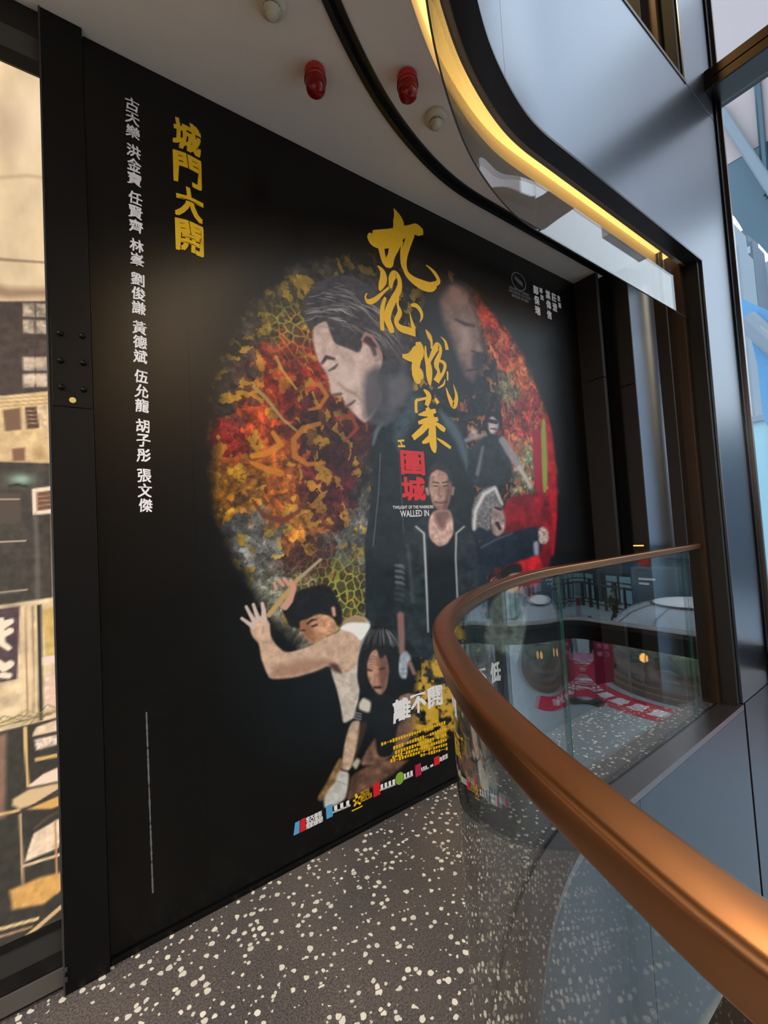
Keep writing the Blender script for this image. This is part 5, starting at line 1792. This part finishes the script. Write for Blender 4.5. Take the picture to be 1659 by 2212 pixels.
bn = thing('litter_bin', 'crimson round bin standing on the paving by the black railing', 'bin', (22.7, -13.4, GZ))
bm = bmesh.new()
lathe(bm, [(0.36, 0.0), (0.40, 0.05), (0.40, 1.05), (0.36, 1.08)], (22.7, -13.4, GZ), 24)
bmesh.ops.recalc_face_normals(bm, faces=bm.faces)
obj_bm('body', bm, M['banner'], bn, True)
bm = bmesh.new()
lathe(bm, [(0.42, 1.082), (0.44, 1.12), (0.30, 1.22), (0.02, 1.24)], (22.7, -13.4, GZ), 24)
bmesh.ops.recalc_face_normals(bm, faces=bm.faces)
obj_bm('lid', bm, M['white'], bn, True)

# black railing at the plaza edge
RA, RB = Vector((26.6, -16.2, GZ)), Vector((22.6, -6.0, GZ))
rl = thing('plaza_railing', 'black railing with glass infill along the far edge of the plaza', 'railing', RA)
L_ = (RB - RA).length
dr = (RB - RA).normalized()
nr = Vector((-dr.y, dr.x, 0))
for k in range(16):
    p = RA + dr * L_ * k / 15
    bm = bmesh.new()
    wpost = 0.10 if k % 3 == 0 else 0.055
    bm_box(bm, (p.x - wpost, p.y - wpost, GZ), (p.x + wpost, p.y + wpost, GZ + (1.75 if k % 3 == 0 else 1.42)))
    obj_bm('post', bm, M['rail_black'], rl)
for z_, r in ((1.45, 0.07), (0.28, 0.045), (1.72, 0.04)):
    bm = bmesh.new()
    tube(bm, [RA + Vector((0, 0, z_)), RB + Vector((0, 0, z_))], r, 8)
    obj_bm('rail', bm, M['rail_black'], rl)


def slab(name, a, b, z0, z1, th, material, parent=None):
    a, b = Vector(a), Vector(b)
    d = (b - a).normalized()
    n = Vector((-d.y, d.x, 0)) * th / 2
    V = []
    for z in (z0, z1):
        for p in (a + n, b + n, b - n, a - n):
            V.append((p.x, p.y, z))
    return obj(name, V, [(3, 2, 1, 0), (4, 5, 6, 7), (0, 1, 5, 4), (1, 2, 6, 5), (2, 3, 7, 6), (3, 0, 4, 7)], material, parent)


# shop front behind the railing
SA, SB = Vector((30.5, -26, 0)), Vector((25.0, -2.0, 0))
sf = thing('shop_front', 'long dark shop front with pale blue blinds behind the plaza railing', 'building', (28, -14, GZ))
sd = (SB - SA).normalized()
sn = Vector((-sd.y, sd.x, 0))
if sn.x > 0:
    sn = -sn
slab('wall', SA + Vector((0.6, 0.1, 0)), SB + Vector((0.6, 0.1, 0)), GZ, 4.6, 1.0, M['teal_dark'], sf)
for k in range(26):
    a_, b_ = SA + sd * (0.95 * k) + sn * 0.02, SA + sd * (0.95 * k + (0.78 if k % 4 else 0.55)) + sn * 0.02
    slab('blind', a_, b_, GZ + 0.12, GZ + 1.75, 0.05, M['curtain'] if k % 3 else M['teal_glass'], sf)
slab('sign_band', SA + sn * 0.06, SB + sn * 0.06, GZ + 1.95, GZ + 2.7, 0.12, M['teal_dark'], sf)
slab('upper_glazing', SA + sn * 0.05, SB + sn * 0.05, GZ + 3.0, 4.3, 0.1, M['teal_glass'], sf)
slab('awning', SA + sn * 0.5 + sd * 6, SA + sn * 0.5 + sd * 12, GZ + 2.4, GZ + 2.55, 0.9, M['tower'], sf)
bk = thing('kiosk', 'dark rounded kiosk with white sign bars behind the glass dome', 'kiosk', (21.9, -8.3, GZ))
bm = bmesh.new()
lathe(bm, [(1.25, 0), (1.25, 3.0), (1.15, 3.1)], (21.9, -8.3, GZ), 32)
bmesh.ops.recalc_face_normals(bm, faces=bm.faces)
obj_bm('body', bm, M['teal_dark'], bk, True)
for z_, w_ in ((2.55, 0.7), (2.35, 0.45)):
    a_ = Vector((21.9 - 1.24, -8.3 - 0.45, 0))
    slab('sign_bar', a_, a_ + Vector((-0.08, w_, 0)), GZ + z_, GZ + z_ + 0.09, 0.06, M['white'], bk)
slab('red_sign', (21.4, -9.0, 0), (21.35, -8.55, 0), GZ + 3.105, GZ + 3.6, 0.1, M['red'], bk)


# people on the plaza
def person(x, y, face, label, jacket, trousers, height=1.7, walk=0.3):
    t = thing('person', label, 'person', (x, y, GZ), 'people on the plaza')
    h = height
    J = {'pelvis': (0, 0, .53), 'waist': (0, 0, .62), 'chest': (0.01, 0, .74), 'neck': (0.015, 0, .835), 'head': (0.025, 0, .90), 'crown': (0.02, 0, .965),
         'shl': (0, .105, .805), 'ell': (-.05 * walk / .3, .13, .64), 'wrl': (.03, .13, .50), 'hl': (.05, .13, .45),
         'shr': (0, -.105, .805), 'elr': (.05 * walk / .3, -.13, .64), 'wrr': (.11, -.125, .52), 'hr': (.13, -.125, .475),
         'hil': (0, .055, .50), 'knl': (walk * .26, .055, .28), 'anl': (walk * .30, .055, .04), 'tol': (walk * .30 + .07, .06, .015),
         'hir': (0, -.055, .50), 'knr': (-walk * .06, -.055, .28), 'anr': (-walk * .42, -.055, .05), 'tor': (-walk * .42 + .07, -.06, .015)}
    Rr = {'pelvis': .075, 'waist': .07, 'chest': .08, 'neck': .03, 'head': .048, 'crown': .036, 'shl': .036, 'ell': .027, 'wrl': .018, 'hl': .02, 'shr': .036, 'elr': .027,
          'wrr': .018, 'hr': .02, 'hil': .052, 'knl': .034, 'anl': .023, 'tol': .018, 'hir': .052, 'knr': .034, 'anr': .023, 'tor': .018}
    E_ = [('pelvis', 'waist'), ('waist', 'chest'), ('chest', 'neck'), ('neck', 'head'), ('head', 'crown'), ('chest', 'shl'), ('shl', 'ell'), ('ell', 'wrl'), ('wrl', 'hl'),
          ('chest', 'shr'), ('shr', 'elr'), ('elr', 'wrr'), ('wrr', 'hr'), ('pelvis', 'hil'), ('hil', 'knl'), ('knl', 'anl'), ('anl', 'tol'), ('pelvis', 'hir'), ('hir', 'knr'), ('knr', 'anr'), ('anr', 'tor')]

    def chain(name, keys, material, grow):
        c, s = math.cos(face), math.sin(face)
        ks = [k for k in J if k in keys]
        ix = {k: i for i, k in enumerate(ks)}
        V = [(x + (J[k][0] * c - J[k][1] * s) * h, y + (J[k][0] * s + J[k][1] * c) * h, GZ + J[k][2] * h) for k in ks]
        ed = [(ix[a], ix[b]) for a, b in E_ if a in ix and b in ix]
        me = bpy.data.meshes.new(name)
        me.from_pydata(V, ed, [])
        me.materials.append(material)
        o = bpy.data.objects.new(name, me)
        COL.objects.link(o)
        o.parent = t
        o.matrix_parent_inverse = Matrix.Translation(-Vector((x, y, GZ)))
        sk = o.modifiers.new('skin', 'SKIN')
        sk.use_smooth_shade = True
        me.skin_vertices.new() if not me.skin_vertices else None
        for k in ks:
            r_ = (Rr[k] + grow) * h
            me.skin_vertices[0].data[ix[k]].radius = (r_, r_)
        me.skin_vertices[0].data[0].use_root = True
        o.modifiers.new('sub', 'SUBSURF').levels = 2
        o.modifiers['sub'].render_levels = 2
        return o
    chain('body', set(J), M['skin'], 0.0)
    chain('jacket', {'pelvis', 'waist', 'chest', 'shl', 'ell', 'wrl', 'shr', 'elr', 'wrr', 'neck'} - {'neck'}, jacket, 0.012)
    chain('trousers', {'pelvis', 'hil', 'knl', 'anl', 'hir', 'knr', 'anr'}, trousers, 0.010)
    bm = bmesh.new()
    c, s = math.cos(face), math.sin(face)
    bmesh.ops.create_uvsphere(bm, u_segments=16, v_segments=10, radius=0.062 * h)
    for v in bm.verts:
        q = v.co.copy()
        if q.x > 0.02 * h and q.z < 0.02 * h:
            q.x = 0.02 * h
        v.co = Vector((x + (q.x + 0.012 * h) * c - q.y * s, y + (q.x + 0.012 * h) * s + q.y * c, GZ + 0.935 * h + q.z * 0.95))
    obj_bm('hair', bm, M['hair'], t, True)
    return t


person(22.6, -11.0, math.radians(100), 'person in a green jacket walking beside the black plaza railing', M['green_cloth'], M['black_cloth'], 1.72, 0.35)
person(16.6, -8.95, math.radians(250), 'person in a white top and dark trousers on the crimson ring', M['white_cloth'], M['black_cloth'], 1.58, 0.2)

# neighbouring buildings seen straight through the window
cp = thing('glass_canopy', 'dark teal glazed canopy with a curved edge above the towers outside', 'canopy', (14, 0, 8))
edge_px = [(1480, 380), (1520, 415), (1556, 442), (1568, 455), (1586, 468), (1597, 484), (1606, 500), (1620, 512), (1640, 528), (1659, 549), (1720, 590), (1800, 640)]
V, Fc = [], []
for px_, py_ in edge_px:
    q = on_x(px_, py_, 14.0)
    V += [(14.0, q[1], q[2]), (14.0, q[1], 10.3), (16.5, q[1] * 1.0, q[2] + 0.4), (16.5, q[1], 10.3)]
for i in range(len(edge_px) - 1):
    k = 4 * i
    Fc += [(k, k + 4, k + 5, k + 1), (k + 2, k + 3, k + 7, k + 6), (k, k + 2, k + 6, k + 4), (k + 1, k + 5, k + 7, k + 3)]
k = 4 * (len(edge_px) - 1)
Fc += [(0, 1, 3, 2), (k, k + 2, k + 3, k + 1)]
obj('glazed_face', V, Fc, M['teal_glass'], cp)
box('upper_face', (14.0, -6, 10.32), (16.5, 3.5, 15.5), M['upper_wall'], cp)
for px_ in (1634, 1700):
    a_, b_ = on_x(px_, 150, 13.9), on_x(px_ + 22, 420, 13.9)
    bm = bmesh.new()
    tube(bm, [tuple(a_), tuple(b_)], 0.07, 6)
    obj_bm('mullion', bm, M['teal_dark'], cp)
a_, b_ = on_x(1552, 232, 13.85), on_x(1690, 445, 13.85)
bm = bmesh.new()
tube(bm, [tuple(a_), tuple(b_)], 0.11, 8)
obj_bm('reflection_bar', bm, M['tower'], cp)  # pale bar stands in for the window frame's slanting reflection


def tower(name, label, pxl, pxr, top, X0, depth, wallm, rows_, cols_, z0=GZ, steps=()):
    yl, yr = float(on_x(pxl, 800, X0)[1]), float(on_x(pxr, 800, X0)[1])
    zt = float(on_x((pxl + pxr) / 2, top, X0)[2])
    t = thing(name, label, 'building', (X0, (yl + yr) / 2, z0))
    box('wall', (X0, min(yl, yr), z0), (X0 + depth, max(yl, yr), zt), wallm, t)
    for f0, f1, dz in steps:
        box('rooftop', (X0 + 0.5, yl + (yr - yl) * f0, zt), (X0 + depth, yl + (yr - yl) * f1, zt + dz), wallm, t)
    wy = (yr - yl) / cols_
    hz = (zt - z0) / rows_
    for c in range(cols_):
        for r in range(rows_):
            z = zt - hz * (r + 0.75)
            box('window', (X0 - 0.06, yl + wy * (c + 0.25), z), (X0 + 0.02, yl + wy * (c + 0.75), z + hz * 0.45), M['tower_pane'], t)
    return t


tower('apartment_tower', 'pale grey apartment tower seen through the window beside the silver column', 1566, 1622, 530, 60, 5, M['tower'], 16, 2, GZ, ((0.1, 0.5, 1.6), (0.35, 0.8, 3.0)))
tower('apartment_tower', 'slate grey apartment tower standing behind the pale grey one', 1612, 1652, 516, 68, 5, M['tower_dark'], 20, 2, GZ, ((0.2, 0.7, 2.0),))
tower('apartment_tower', 'pale tower at the right edge beyond the slate grey one', 1650, 1760, 545, 76, 5, M['tower'], 12, 3)
hb = thing('hoarding', 'bright blue hoarding with a pale diagonal band below the towers', 'hoarding', (34, 0, GZ))
pts_ = [(1560, 610), (1592, 640), (1625, 655), (1700, 690), (1700, 1000), (1648, 900), (1636, 790), (1620, 720), (1590, 668), (1560, 640)]
V = []
for X0 in (34.0, 34.5):
    for px_, py_ in pts_:
        q = on_x(px_, py_, X0)
        V.append((X0, q[1], q[2]))
k = len(pts_)
o_ = obj('panel', V, [tuple(range(k)), tuple(range(2 * k - 1, k - 1, -1))] + [(i, i + k, (i + 1) % k + k, (i + 1) % k) for i in range(k)], M['blue_panel'], hb)
a_, b_ = on_x(1612, 690, 33.9), on_x(1720, 790, 33.9)
bm = bmesh.new()
tube(bm, [tuple(a_), tuple(b_)], 0.55, 8)
obj_bm('pale_band', bm, M['tower'], hb)
pb = thing('podium_building', 'pale blue glazed podium building beneath the blue hoarding outside', 'building', (40, 4, GZ))
box('wall', (40, -16, GZ), (44, 14, 7.6), M['curtain'], pb)
for k in range(15):
    box('pier', (39.8, -15.5 + 2 * k, GZ), (40, -15.1 + 2 * k, 7.6), M['tower'], pb)
box('parapet', (39.7, -16, 7.6), (44, 14, 8.0), M['tower'], pb)
